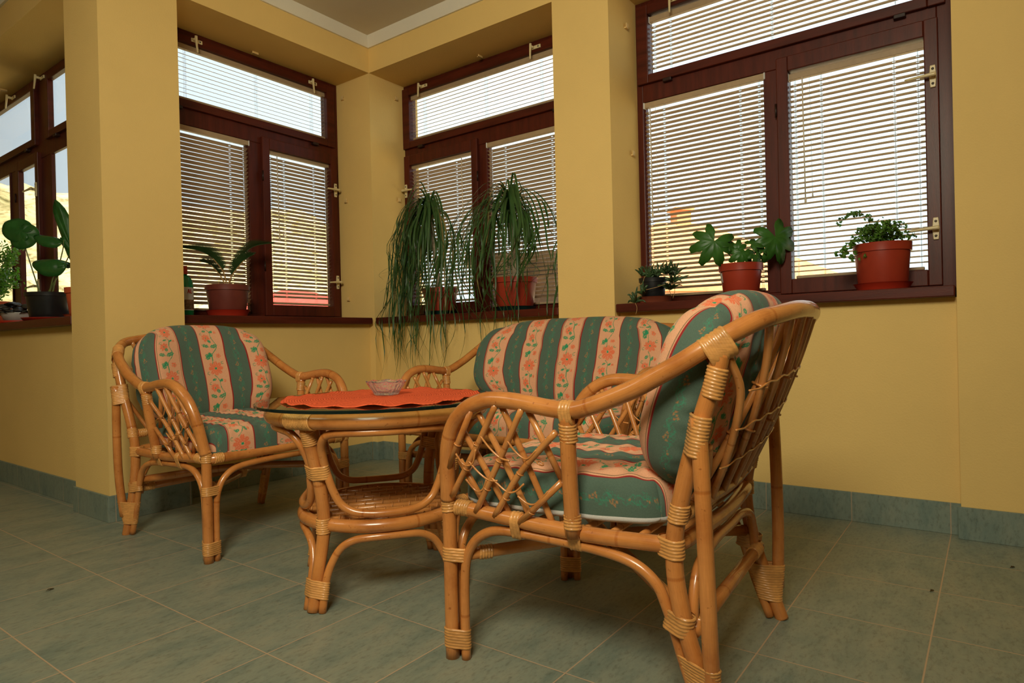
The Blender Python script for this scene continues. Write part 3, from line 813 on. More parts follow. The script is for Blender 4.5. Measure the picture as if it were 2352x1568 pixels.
        # arm lattice
        BK = [[(-.051, .56), (-.096, .484), (-.155, .372)], [(-.032, .486), (-.096, .372)], [(-.104, .602), (-.157, .499), (-.213, .368)], [(-.171, .620), (-.225, .48), (-.270, .362)], [(-.239, .614), (-.305, .464)]]
        FR = [[(-.100, .616), (-.008, .468)], [(-.166, .626), (-.1, .526), (-.008, .398)], [(-.234, .620), (-.16, .5), (-.074, .366)], [(-.312, .572), (-.21, .473), (-.127, .362)], [(-.312, .462), (-.194, .356)]]
        m1 = MB()
        for rr, dxo in ((BK, -.009), (FR, .008)):
            for pl in rr: m1.tube([(X(wz(z)+dxo), y, z) for y, z in pl], R3, 9)
        m2 = m1
        for pl in ([(-.118, .552), (-.14, .525), (-.165, .505), (-.19, .50)], [(-.075, .49), (-.10, .465), (-.125, .45), (-.15, .45)], [(-.19, .545), (-.21, .52), (-.235, .508), (-.262, .53)], [(-.135, .455), (-.17, .428), (-.195, .43), (-.22, .45)],
                   [(-.04, .505), (-.06, .48), (-.085, .485), (-.10, .52)], [(-.06, .445), (-.085, .42), (-.105, .425), (-.12, .45)], [(-.20, .42), (-.225, .405), (-.25, .41), (-.28, .44)]):
            m2.tube([(X(wz(z)+.0135), y, z) for y, z in pl], .0024, 7)
        for (y, z) in ((-.10, .531), (-.158, .497), (-.21, .472), (-.045, .527), (-.062, .470), (-.115, .427), (-.165, .410), (-.265, .50), (-.228, .385)):
            m2.add(*tube([(X(wz(z)+.008)+.0085*math.cos(a), y+.0085*math.sin(a)*.8, z+.004*math.sin(a)) for a in np.linspace(0, 2*PI, 11)[:-1]], .0017, 6, closed=True, smoothed=True))
        m2.build('arm_lattice', RATTHIN, t, True)
    # cross members
    fxs = lambda P: mp(P, 1)
    rod('front_rail', [(-fx(.30), .012, .366), (0, .012, .364), (fx(.30), .012, .366)], .0172)
    rod('front_brace', [(s_*fx(x), .012, z) for s_, x, z in ((-1, .274, 0), (-1, .274, .12), (-1, .272, .2), (-1, .262, .255), (-1, .232, .300), (-1, .17, .325), (1, 0, .332), (1, .17, .325), (1, .232, .300), (1, .262, .255), (1, .272, .2), (1, .274, .12), (1, .274, 0))], R2)
    rod('rear_brace', [(s_*fx(x), y, z) for s_, x, y, z in ((-1, .276, -.572, .17), (-1, .265, -.572, .24), (-1, .225, -.572, .295), (-1, .12, -.574, .320), (1, 0, -.576, .322), (1, .12, -.574, .320), (1, .225, -.572, .295), (1, .265, -.572, .24), (1, .276, -.572, .17))], R2)
    rod('rear_rail', [(s_*fx(x), y, z) for s_, x, y, z in ((-1, .288, -.540, .354), (-1, .26, -.556, .356), (-1, .15, -.568, .360), (1, 0, -.574, .360), (1, .15, -.568, .360), (1, .26, -.556, .356), (1, .288, -.540, .354))], .0165)
    rod('lower_back_rail', [(s_*fx(x), y, z) for s_, x, y, z in ((-1, .298, -.560, .420), (-1, .25, -.566, .420), (-1, .14, -.574, .420), (1, 0, -.580, .420), (1, .14, -.574, .420), (1, .25, -.566, .420), (1, .298, -.560, .420))], .0150)
    rod('stretcher', [(-fx(.285), -.030, .252), (0, -.29, .262), (fx(.285), -.545, .232)], .0150)
    rod('stretcher', [(fx(.285), -.030, .252), (0, -.29, .232), (-fx(.285), -.545, .232)], .0150)
    rod('stretcher', [(-fx(.295), -.580, .192), (fx(.295), -.580, .192)], .0150)
    for s in sgn:
        binding(t, (s*fx(.255), -.058, .253), (s, .9, 0), .035, [((s*fx(.255), -.058, .253), .0152)])
        binding(t, (s*fx(.245), -.580, .192), (1, 0, 0), .06, [((s*fx(.245), -.580, .192), .0152)])
        binding(t, (s*fx(.262), -.0+.012, .366), (1, 0, 0), .035, [((s*fx(.262), .012, .366), .0172)])
        binding(t, (s*fx(.268), -.564, .420), (1, 0, 0), .035, [((s*fx(.268), -.564, .420), .0152)])
    binding(t, (0, -.29, .247), (1, 0, 0), .05, [((0, -.29, .262), .0152), ((0, -.29, .232), .0152)])
    # seat slats
    m_ = MB()
    for k in range(9):
        y = -.03-.062*k; m_.tube([(-fx(.288), y, .352), (fx(.288), y, .352)], .008, 8)
    m_.build('seat_slats', RATTHIN, t, True)
    # back lattice
    nB = 7 if E == 0 else 12; m_ = MB(); m3 = m_
    def bp(x, f):
        q = abs(x); q = q-E if q > .2+E else q*.2/(.2+E)
        yb = -np.interp(q, [0, .14, .25, .298], [.580, .574, .566, .560]); yt = -topx(q); zt_ = topz(q)
        g = .5-.5*math.cos(PI*f) if False else f
        return np.array([x, yb+(yt-yb)*g-.012*math.sin(PI*f), .42+(zt_-.42)*g])
    xb = np.linspace(-fx(.235), fx(.235), nB)
    for d in (-1, 1):
        for x0 in xb:
            x1 = x0*1.12+d*.150; fe = 1.0; P = []
            if abs(x1) > fx(.305): fe = (fx(.305)-abs(x0))/(abs(x1)-abs(x0))
            for f in (0, .25*fe, .5*fe, .75*fe, fe):
                p = bp(x0+(x1-x0)*f, f); p[1] += d*.0075; P.append(p)
            m_.tube(P, R3+.0008, 9)
    for f in (.24, .45, .66):
        P = []; nn_ = 4*(nB-1)+1
        for k, x in enumerate(np.linspace(xb[0], xb[-1], nn_)):
            p = bp(x*(1+.12*f), f+(.007, 0, -.007, 0)[k % 4]+.03*(x/fx(.25))); p[1] -= .0168; P.append(p)
        m3.tube(P, .0023, 6, 3)
    for d in (-1, 1):
        for x0 in xb[::2]:
            x1 = x0*1.12+d*.150
            for f in (.38, .63):
                if abs(x0+(x1-x0)*f) > fx(.29): continue
                p = bp(x0+(x1-x0)*f, f); p[1] += d*.0075
                m3.add(*tube([(p[0]+.0105*math.cos(a), p[1]+.0105*math.sin(a), p[2]+.004*math.sin(a)) for a in np.linspace(0, 2*PI, 11)[:-1]], .0026, 6, closed=True, smoothed=True))
    m_.build('back_lattice', RATTHIN, t, True)
    return t
AO = (1.477, 1.077, 0); AR = math.radians(3.9)
LO = (1.505, 2.262, 0); LR = PI
SO = (2.085, 1.62, 0); SR = PI/2; SE = .245
GA = 'matching rattan armchairs'
cane_seat('rattan_armchair', 'rattan armchair nearest the camera, seen from its side and back, in front of the table', 'armchair', AO, AR, 0, GA)
cane_seat('rattan_armchair', 'rattan armchair facing the camera beside the pillar, under the left window', 'armchair', LO, LR, 0, GA)
cane_seat('rattan_sofa', 'two-seat rattan sofa against the right wall, behind the near armchair', 'sofa', SO, SR, SE)
back_cushion('green and salmon striped back cushion on the armchair nearest the camera', AO, AR, 0, 1, s0=.036)
seat_cushion('green and salmon striped seat cushion with white underside on the armchair nearest the camera', AO, AR, 0, 4, s0=.012, lining=True)
back_cushion('green and salmon striped back cushion on the armchair beside the pillar', LO, LR, 0, 2, s0=.015, dx=-.015)
seat_cushion('green and salmon striped seat cushion on the armchair beside the pillar', LO, LR, 0, 6, s0=.027)
back_cushion('long green and salmon striped back cushion on the two-seat sofa', SO, SR, SE+.018, 3, s0=.01)
seat_cushion('long green and salmon striped seat cushion on the two-seat sofa', SO, SR, SE+.01, 8, s0=.01, dens=.8)

# ------------------------------------------------------------------ table
TO = (1.45, 1.62, 0); TR = math.radians(-37.6)
t = thing('rattan_coffee_table', 'round rattan coffee table with glass top and woven lower shelf, between the seats', 'coffee table', TO, TR)
def pol(a, r, z): return (r*math.cos(a), r*math.sin(a), z)
def circle(r, z, n=64): return [pol(2*PI*k/n, r, z) for k in range(n)]
V, F, U = tube(circle(.333, .552), .0235, 16, closed=True, smoothed=True); mk('top_ring', V, F, RATTAN, t, True, U)
V, F, U = tube(circle(.245, .236), .0195, 16, closed=True, smoothed=True); mk('shelf_ring', V, F, RATTAN, t, True, U)
LG = [(.306, 0), (.285, .10), (.262, .20), (.258, .27), (.270, .36), (.295, .45), (.318, .53)]
def lr(z): return np.interp(z, [q[1] for q in LG], [q[0] for q in LG])
for k in range(4):
    a = PI/4+k*PI/2
    V, F, U = tube([pol(a, r, z) for r, z in LG], .0185, 14); leg = mk('leg', V, F, RATTAN, t, True, U)
    ca = np.array(pol(a, 1, 0)); tg = np.array((-math.sin(a), math.cos(a), 0))
    def bundle(z, w, side=.030, rr=.0118):
        c = ca*lr(z)+np.array((0, 0, z)); return c, [(c, .0185), (c+tg*side-ca*.004, rr), (c-tg*side-ca*.004, rr)]
    c, it = bundle(.062, 0); binding(leg, c, (ca*-.2+np.array((0, 0, 1))), .050, it)
    c, it = bundle(.398, 0); binding(leg, c, (ca*.25+np.array((0, 0, 1))), .042, it)
    c = ca*lr(.238)+np.array((0, 0, .236)); binding(leg, c, (0, 0, 1), .045, [(c, .019)])
    c = ca*.308+np.array((0, 0, .500)); binding(leg, c, (ca*.3+np.array((0, 0, 1))), .045, [(c, .0188)])
    c = ca*.333+np.array((0, 0, .552)); binding(leg, c, tg, .100, [(c, .0240)])
    # side loops and lower arch
    a0, a1 = a, a+PI/2; am = (a0+a1)/2
    lp = []
    for da, r, z in ((8, .272, .372), (6.5, .275, .40), (6.5, .288, .44), (8, .305, .480), (13, .318, .510), (22, .324, .519), (33, .325, .520), (45, .325, .520)):
        lp.append((da, r, z))
    lo = [(45, .247, .272), (33, .248, .273), (22, .250, .280), (14, .256, .302), (10, .264, .337)]
    path = [pol(a0+math.radians(d), r, z) for d, r, z in lp]+[pol(a1-math.radians(d), r, z) for d, r, z in lp[-2::-1]]
    path += [pol(a1-math.radians(d), r, z) for d, r, z in lo[::-1]]+[pol(a0+math.radians(d), r, z) for d, r, z in lo[1:]]
    C = spline(path+[path[0]], 5)[:-1]
    V, F, U = tube(C, .0118, 12, closed=True, smoothed=True); mk('side_loop', V, F, RATTAN, t, True, U)
    ar = [(5.6, .302, 0), (6.0, .282, .09), (8.5, .266, .140), (14, .256, .178), (23, .250, .198), (34, .247, .204), (45, .246, .205)]
    path = [pol(a0+math.radians(d), r, z) for d, r, z in ar]+[pol(a1-math.radians(d), r, z) for d, r, z in ar[-2::-1]]
    V, F, U = tube(path, .0115, 12, 5); mk('arch_brace', V, F, RATTAN, t, True, U)
m_ = MB(); mb = m_
for k in range(9):
    y = -.20+.05*k; L = math.sqrt(max(0, .242**2-y*y)); m_.tube([(-L, y, .243), (L, y, .243)], .0085, 9)
    for j in range(-4, 5):
        x = j*.055+(.0275 if k % 2 else 0)
        if abs(x) < L-.02: mb.add(*tube([(x+.002*math.sin(q), y+.0098*math.cos(q), .243+.0098*math.sin(q)) for q in np.linspace(0, 2*PI, 9)[:-1]], .0028, 5, closed=True, smoothed=True))
for k in range(7):
    x = -.18+.06*k; L = math.sqrt(max(0, .242**2-x*x)); m_.tube([(x, -L, .231), (x, L, .231)], .0060, 8)
m_.build('woven_shelf', RATTHIN, t, True)
V, F = lathe([(0.001, .568), (.335, .568), (.335, .562), (0.001, .562)], 8); mk('top_panel', V, F, TOPWOOD, t, False)
V, F = lathe([(.0005, .5785), (.3835, .5785), (.385, .5797), (.385, .5868), (.3835, .5880), (.0005, .5880)], 96)
nf = len(F); mi = [1 if (96 <= i < 96*4) else 0 for i in range(nf)]
mk('glass_top', V, F, None, t, False, mats=[TABLEGLASS, GEDGE], mi=mi)
for k in range(4):
    m_ = MB(); a = PI/4+k*PI/2+.35; V, F = lathe([(.0005, .5740), (.006, .5740), (.006, .5786), (.0005, .5786)], 12, .333*math.cos(a), .333*math.sin(a)); m_.add(V, F)
    m_.build('glass_pad', CLEARP, t, True)

# doily
def doily():
    n, k = 288, 60; V = []; F = []
    rng_ = np.random.RandomState(5); ph = rng_.uniform(0, 6, 4)
    for side in (1, 0):
        for i in range(k+1):
            f = i/k
            for j in range(n):
                a = 2*PI*j/n
                R = .312+.010*abs(math.sin(a*9))**.6+.006*math.sin(3*a+ph[0])+.004*math.sin(5*a+ph[1])
                r = f*R; e = max(0, (r-.22)/.10)
                z = .0026*side+.32*e**2*(.007+.010*math.sin(18*a+ph[2])+.006*math.sin(7*a+ph[3]))+.0004*math.sin(r*780)*side
                V.append((r*math.cos(a), r*math.sin(a), max(z, .0026*side)))
    m_ = (k+1)*n
    for s in (0, 1):
        for i in range(k):
            for j in range(n):
                q = (j+1) % n; f = (s*m_+i*n+j, s*m_+(i+1)*n+j, s*m_+(i+1)*n+q, s*m_+i*n+q)
                F.append(f if s == 0 else f[::-1])
    for j in range(n):
        q = (j+1) % n; F.append((k*n+j, m_+k*n+j, m_+k*n+q, k*n+q))
    o = mk('crochet_doily', V, F, DOILY, None, True); o.location = (1.463, 1.612, .5885)
    tag(o, 'orange-red crocheted doily with scalloped edge on the glass table top', 'doily')
doily()
def bowl():
    def mod(a, r, z): return 1+(.022*abs(math.sin(a*4))**.7 if z > .03 else .02*abs(math.sin(a*8)))+(.015*math.sin(a*24) if .006 < z < .034 else 0)
    prof = [(.001, 0), (.038, 0), (.041, .003), (.044, .010), (.050, .018), (.056, .027), (.062, .036), (.066, .043), (.067, .046), (.064, .047), (.060, .042), (.052, .030), (.043, .017), (.034, .010), (.001, .009)]
    V, F = lathe(prof, 96, mod=mod); V = [(x, y, z+(.002*math.cos(8*math.atan2(y, x)) if z > .04 else 0)) for x, y, z in V]
    o = mk('glass_ashtray', V, F, CRYSTAL, None, False); o.location = (1.508, 1.648, .5925)
    tag(o, 'clear cut-crystal ashtray standing on the orange doily', 'ashtray')
bowl()

# ------------------------------------------------------------------ pots and plants
def pot(parent, r0, r1, h, mat, rim=.022, name='pot', z0=0., lip=.006):
    p = [(.001, z0), (r0, z0), (r0+.002, z0+.003), (r0+(r1-r0)*.8, z0+h-rim), (r1-.001+lip*.5, z0+h-rim+.001), (r1+lip*.5, z0+h-.003), (r1+lip*.6, z0+h), (r1-.003, z0+h), (r1-.005, z0+h-.012), (r1-.008, z0+h-.03)]
    V, F = lathe(p, 44); o = mk(name, V, F, mat, parent, True)
    m_ = o.modifiers.new('edge', 'EDGE_SPLIT'); m_.split_angle = math.radians(40)
    V, F = lathe([(r1-.006, z0+h-.022), (.04, z0+h-.016), (.001, z0+h-.014)], 30); mk('soil', V, F, SOIL, parent, True)
    return o
def saucer(parent, r, h, mat, z0=0.):
    V, F = lathe([(.001, z0), (r*.86, z0), (r, z0+h-.002), (r+.004, z0+h), (r-.001, z0+h), (r*.86, z0+.004), (.001, z0+.004)], 44)
    o = mk('saucer', V, F, mat, parent, True); m_ = o.modifiers.new('edge', 'EDGE_SPLIT'); m_.split_angle = math.radians(40)
def ribbon(m_, P, w, n=5, fold=.25, upv=(0, 0, 1), wf=None):
    C = spline(P, n); N = len(C); V = []; F = []
    for i in range(N):
        T = C[min(i+1, N-1)]-C[max(i-1, 0)]; T = T/(np.linalg.norm(T)+1e-9)
        sd = np.cross(T, np.array(upv, float)); q = np.linalg.norm(sd)
        sd = sd/q if q > 1e-3 else np.array([1.0, 0, 0]); nn = np.cross(sd, T)
        f = i/(N-1); ww = w*(wf(f) if wf else min(1, .35+f*5)*max(.06, 1-f**3))
        V += [C[i]-sd*ww, C[i]+nn*ww*-fold, C[i]+sd*ww]
    for i in range(N-1):
        a = i*3; F += [(a, a+3, a+4, a+1), (a+1, a+4, a+5, a+2)]
    m_.add(V, F)
def ponytail(loc, label, potr, crown, trunk, n, reach, drop, seed, bias, wide=1.0):
    r = np.random.RandomState(seed)
    t = thing('ponytail_palm', label, 'potted plant', loc, 0, 'ponytail palms on the sill')
    saucer(t, potr[0]+.022, .026, TEAL); pot(t, potr[0], potr[1], potr[2], TERRA, .03, z0=.006)
    V, F, U = tube(trunk, .016, 10, 6, taper=lambda f: 2.2-1.3*min(1, f*4) if f < .25 else .9-.1*f); mk('trunk', V, F, BARK, t, True)
    m_ = MB(); md = MB(); c = np.array(crown, float)
    for i in range(n):
        a = r.uniform(PI/2-.25, 3*PI/2+.25); f = r.uniform(0, 1)
        if r.rand() < .45: a = bias+r.normal(0, wide)
        if r.rand() < .06: a = r.uniform(-PI/2, PI/2)
        R = reach*(.35+.65*r.rand()); el = r.uniform(.2, 1.0); H = (.05+.17*el*r.rand())*(1 if wide < 1.2 else 1.25)
        D = drop*(.25+.75*r.rand()**1.1); d = np.array((math.cos(a), math.sin(a), 0))
        lim = 1.0
        if d[0] > 0: lim = .42
        R *= lim if d[0] > .2 else 1
        c0 = c+np.array((0, 0, -.10*(1-f)+.02))
        j = lambda s: np.array((r.normal(0, s), r.normal(0, s), r.normal(0, s*.5)))
        P = [c0, c0+d*R*.10+(0, 0, H*.70), c0+d*R*.34+(0, 0, H), c0+d*R*.66+(0, 0, H*.55-D*.04)+j(.006), c0+d*R*.88+(0, 0, -D*.22)+j(.012), c0+d*R*(.98+.05*r.randn())+(0, 0, -D*.55)+j(.02), c0+d*R*(1.0+.12*r.randn())+(0, 0, -D*.80)+j(.02), c0+d*R*(1.0+.18*r.randn())+(0, 0, -D)+j(.03)]
        P = [np.array(p, float) for p in P]
        for p in P[2:]:                                    # stay on the room side of the pane and clear of the sill
            p[0] = min(p[0], .10)
            if p[0] > -.20: p[1] = max(1.845-loc[1], min(3.215-loc[1], p[1]))
            if wide > 1.2 and p[2] < .06: p[0] = max(p[0], -.195)
            if p[2] < .02 and p[0] > -.175: p[0] = -.175-.02*r.rand()
            if p[2] < .30 and abs(p[0]+.02) < .11 and p[0] > -.12: p[0] = -.125-.03*r.rand()
        ribbon(md if r.rand() < .03 else m_, P, .0052+.0030*r.rand(), 5)
    m_.build('foliage', PALM, t, True)
    if md.V: md.build('dry_leaves', PALMD, t, True)
ponytail((3.035, 2.800, ST), 'left ponytail palm with long drooping leaves, nearest the room corner', (.085, .112, .165), (.0, .075, .62), [(0, 0, .12), (.0, .012, .22), (-.003, .03, .36), (0, .055, .50), (0, .072, .60)], 140, .31, 1.04, 11, PI*.80)
ponytail((3.035, 2.215, ST), 'right ponytail palm with thick pale trunk, nearest the pier', (.100, .130, .185), (.0, .02, .56), [(0, 0, .13), (.0, .0, .22), (0, .005, .36), (0, .015, .48), (0, .02, .55)], 112, .44, .78, 23, PI*.95, 1.5)

def cycad():
    t = thing('potted_cycad', 'small cycad with two arching feathery fronds in a brown pot, behind the left armchair', 'potted plant', (1.957, 3.40, ST))
    saucer(t, .112, .036, TERRA2); pot(t, .090, .113, .165, BROWNPOT, .030, z0=.008)
    V, F, U = tube([(0, 0, .14), (0.0, 0, .185)], .022, 10, taper=lambda f: 1-.4*f); mk('trunk', V, F, BARK, t, True)
    fr = [[(0, 0, .17), (-.035, -.02, .25), (-.10, -.035, .315), (-.18, -.05, .345), (-.285, -.06, .352)],
          [(.01, 0, .17), (.035, -.01, .27), (.085, -.03, .355), (.15, -.05, .405), (.255, -.07, .430)],
          [(.0, 0, .17), (.02, -.03, .24), (.05, -.09, .31), (.07, -.16, .34)],
          [(.0, 0.01, .17), (-.03, .03, .24), (-.06, .06, .29), (-.10, .09, .31)]]
    m_ = MB()
    for P in fr:
        C = spline(P, 14); m_.tube(P, .0028, 6, 6)
        N = len(C)
        for i in range(int(N*.28), N):
            f = (i-N*.28)/(N*.72); L = .062*math.sin(PI*min(1, .22+f*.80))+.008
            T = C[min(i+1, N-1)]-C[max(0, i-1)]; T /= np.linalg.norm(T)
            sd = np.cross(T, (0, 0, 1.0)); sd /= np.linalg.norm(sd); nn = np.cross(sd, T)
            for s in (-1, 1):
                d = sd*s*.62+T*.55+nn*.55; d /= np.linalg.norm(d)
                for q in (0, .5):
                    c0 = C[i]+T*q*.009; ribbon(m_, [c0, c0+d*L*.55, c0+d*L+np.array((0, 0, -.004))], .0026, 3, upv=tuple(nn), wf=lambda g: 1-.75*g)
    m_.build('fronds', CYCAD, t, True)
    m_ = MB()
    for P in fr: m_.tube([P[0], P[1], P[2]], .0042, 7, 5, taper=lambda f: 1-.4*f)
    m_.tube([(-.01, -.01, .16), (-.06, -.03, .19), (-.085, -.06, .165)], .0015, 5)
    m_.build('leaf_stalk', DRY, t, True)
cycad()
def bottle():
    t = thing('green_bottle', 'green plastic bottle with white label and red cap, half hidden by the pillar', 'bottle', (1.712, 3.385, ST))
    def ov(V, k=.62): return [(x, y*k, z) for x, y, z in V]
    V, F = lathe([(.001, 0), (.042, 0), (.045, .004), (.045, .15), (.043, .175), (.034, .198), (.018, .212), (.014, .216), (.014, .225), (.001, .225)], 40); mk('bottle_body', ov(V), F, GREENB, t, True)
    V, F = lathe([(.016, .218), (.0165, .222), (.015, .262), (.001, .264)], 24); mk('cap', V, F, TERRA2, t, True)
    V, F = lathe([(.0456, .030), (.0456, .150)], 40); lab = mk('bottle_label', ov(V), F, None, t, True, mats=[WHITEP, BOTTLE2], mi=[0]*40)
    b = MB(); V, F = lathe([(.0460, .034), (.0460, .085)], 40); b.add(ov(V), F); b.build('label_picture', BOTTLE2, lab, True)
    # red lettering AL
    b = MB(); y = -.0286
    def st(x0, z0, x1, z1, w=.0022):
        b.add([(x0-w, y, z0), (x0+w, y, z0), (x1+w, y, z1), (x1-w, y, z1), (x0-w, y-.0008, z0), (x0+w, y-.0008, z0), (x1+w, y-.0008, z1), (x1-w, y-.0008, z1)], [(0, 1, 2, 3), (7, 6, 5, 4), (0, 4, 5, 1), (1, 5, 6, 2), (2, 6, 7, 3), (3, 7, 4, 0)])
    st(.002, .118, .007, .140); st(.012, .118, .007, .140); b.box(.004, .010, y-.0008, y, .124, .127)
    st(.017, .118, .017, .140); b.box(.017, .024, y-.0008, y, .118, .1215)
    b.build('label_lettering', TERRA2, lab)
BOTTLE2 = simple('label_print', (120, 90, 60), 0.4, vary=0.7, scale=60)
bottle()

def palmate(m_, c, d, nrm, R, lobes=7, seed=0, spread=2.4, curl=.25, wl=.34):
    """lobed leaf blade: c attach point, d main direction, nrm face normal"""
    c = np.array(c, float); d = np.array(d, float); d /= np.linalg.norm(d); nrm = np.array(nrm, float)
    nrm = nrm-d*(nrm@d); nrm /= np.linalg.norm(nrm); sd = np.cross(d, nrm); r = np.random.RandomState(seed)
    K = lobes*10; ring_ = []; ring2 = []
    for k in range(K+1):
        a = -spread+2*spread*k/K; ph = ((a/spread*(lobes/2))+.5*(lobes % 2 == 0)) % 1; ph = abs(ph-.5)*2 if lobes % 2 else abs(ph-.5)*2
        # lobe tips at centre of each sector
        sec = (k % 10)/10.; tip = math.sin(PI*sec)**1.1
        rad = R*(.58+.42*tip)*(1-.28*(abs(a)/spread)**1.5)*(1+.04*r.randn()*(tip > .3)*(tip < .9))
        z = -curl*R*(rad/R)**2*(.6+.4*math.sin(PI*sec))+.02*R*math.sin(3*a)
        ring_.append(c+rad*(math.cos(a)*d+math.sin(a)*sd)+nrm*z); rm = rad*.5
        ring2.append(c+rm*(math.cos(a)*d+math.sin(a)*sd)+nrm*(z*.3+.012*R*(1 if k % 10 == 5 else 0)))
    V = [c]+ring2+ring_; n = K+1; F = []
    for k in range(K): F += [(0, 1+k, 2+k), (1+k, 1+n+k, 2+n+k, 2+k)]
    m_.add(V, F)
def thicken(o, t=.0012):
    s = o.modifiers.new('thickness', 'SOLIDIFY'); s.thickness = t; return o
ROOM = np.array((-.80, -.58, .12))
RIGHTV = np.array((math.cos(yaw), -math.sin(yaw), 0))
def fatsia():
    t = thing('potted_fatsia', 'large lobed leaves in a red pot with a white sticker, middle of the right sill', 'potted plant', (3.02, .920, ST))
    saucer(t, .098, .028, TERRA2); pot(t, .074, .094, .150, TERRA, .034, z0=.008)
    b = MB()
    for k in range(5):
        pass
    # price sticker
    V = []; a0 = math.radians(118)
    for i in range(5):
        for z in (.075, .118):
            rr = .0855+.001+(z-.075)*.12; a = a0+i*.075; V.append((rr*math.cos(a), rr*math.sin(a), z))
    F = [(2*i, 2*i+2, 2*i+3, 2*i+1) for i in range(4)]; thicken(mk('sticker', V, F, WHITEP, t, False), .0006)
    m_ = MB(); ms = MB()
    specs = [((-.128, .262), .118, (-.5, -.85), 0, 7), ((.150, .275), .128, (.35, -.9), 3, 7), ((-.045, .245), .055, (-.6, .5), 5, 5), ((.045, .245), .055, (.7, .35), 6, 5), ((-.012, .205), .070, (-.1, -1), 8, 5), ((.052, .195), .060, (.5, -.8), 9, 5), ((-.02, .222), .050, (.2, .9), 10, 5), ((.085, .225), .040, (.9, -.1), 12, 5)]
    for (lx, lz), R, (dx_, dz_), sd_, lb in specs:
        fwd_ = -.03 if R > .08 else -.02-.03*(sd_ in (8, 9))
        c = RIGHTV*lx+np.array((fwd_*.8, fwd_*.6, lz)); d = RIGHTV*dx_+np.array((0, 0, dz_))
        tiltn = np.array((-.75, -.55, .45 if R > .08 else 1.1))
        palmate(m_, c, d, tiltn, R, lb, sd_, 2.75 if lb == 7 else 2.2, .30)
        ms.tube([(0, 0, .13), tuple(np.array((0, 0, .13))*.5+c*.5+np.array((0, 0, .015))), tuple(c)], .0020, 6)
    thicken(m_.build('leaves', FATSIA, t, True)); ms.build('stems', STEMM, t, True)
fatsia()
def fern():
    t = thing('potted_maidenhair_fern', 'fine leaved fern in the biggest red pot, rightmost on the right sill', 'potted plant', (3.02, .352, ST))
    saucer(t, .104, .030, TERRA2); pot(t, .086, .103, .182, TERRA, .034, z0=.008)
    r = np.random.RandomState(4); m_ = MB(); ms = MB()
    def leaflets(P, L, n, s):
        C = spline(P, 8)
        for i in range(n):
            f = .15+.85*i/n; k = min(len(C)-1, int(f*(len(C)-1))); c = C[k]+r.normal(0, s, 3)
            sz = L*(.6+.6*r.rand()); nn = np.array((-.7, -.5, .5))+r.normal(0, .45, 3); nn /= np.linalg.norm(nn)
            a = np.cross(nn, (0, 0, 1.)); a /= np.linalg.norm(a); b_ = np.cross(nn, a); q = r.uniform(0, 6.28)
            V = [c]; 
            for j in range(8):
                an = q+j*PI*1.5/7; rr = sz*(1+.18*math.cos(j*2.4)); V.append(c+rr*(math.cos(an)*a+math.sin(an)*b_))
            m_.add(V, [(0, j+1, j+2) for j in range(7)])
    for i in range(44):
        a = r.uniform(0, 2*PI); R = .03+.10*r.rand(); H = .04+.085*r.rand()*(1-R/.22)
        P = [(0.02*math.cos(a), .02*math.sin(a), .16), (.5*R*math.cos(a), .5*R*math.sin(a), .17+H), (R*math.cos(a), R*math.sin(a), .175+H*.8)]
        ms.tube(P, .0007, 4, 4); leaflets(P, .0085, 13, .010)
    def side(lx, lz, y=-.02): p = RIGHTV*lx; return (p[0]+y, p[1]+y*.7, lz)
    P = [(0, 0, .165), side(-.06, .21), side(-.11, .205), side(-.155, .165), side(-.185, .150)]; ms.tube(P, .0008, 4, 4); leaflets(P, .0125, 34, .010)
    P = [(0, 0, .165), side(-.05, .18), side(-.10, .150), side(-.14, .13)]; ms.tube(P, .0008, 4, 4); leaflets(P, .010, 18, .009)
    P = [(0, 0, .165), side(.06, .22), side(.095, .225), side(.125, .20)]; ms.tube(P, .0008, 4, 4); leaflets(P, .009, 20, .009)
    P = [(0, 0, .165), side(-.05, .25), side(-.08, .30), side(-.12, .322), side(-.185, .275)]; ms.tube(P, .0007, 4, 6)
    P = [side(-.075, .298), side(-.105, .312), side(-.13, .312), side(-.165, .298), side(-.195, .272)]; leaflets(P, .0075, 34, .004)
    P = [side(-.06, .288), side(-.075, .300), side(-.115, .305)]; leaflets(P, .008, 14, .005)
    thicken(m_.build('fronds', FERN, t, True), .0005); ms.build('stems', DARKMETAL, t, True)
fern()
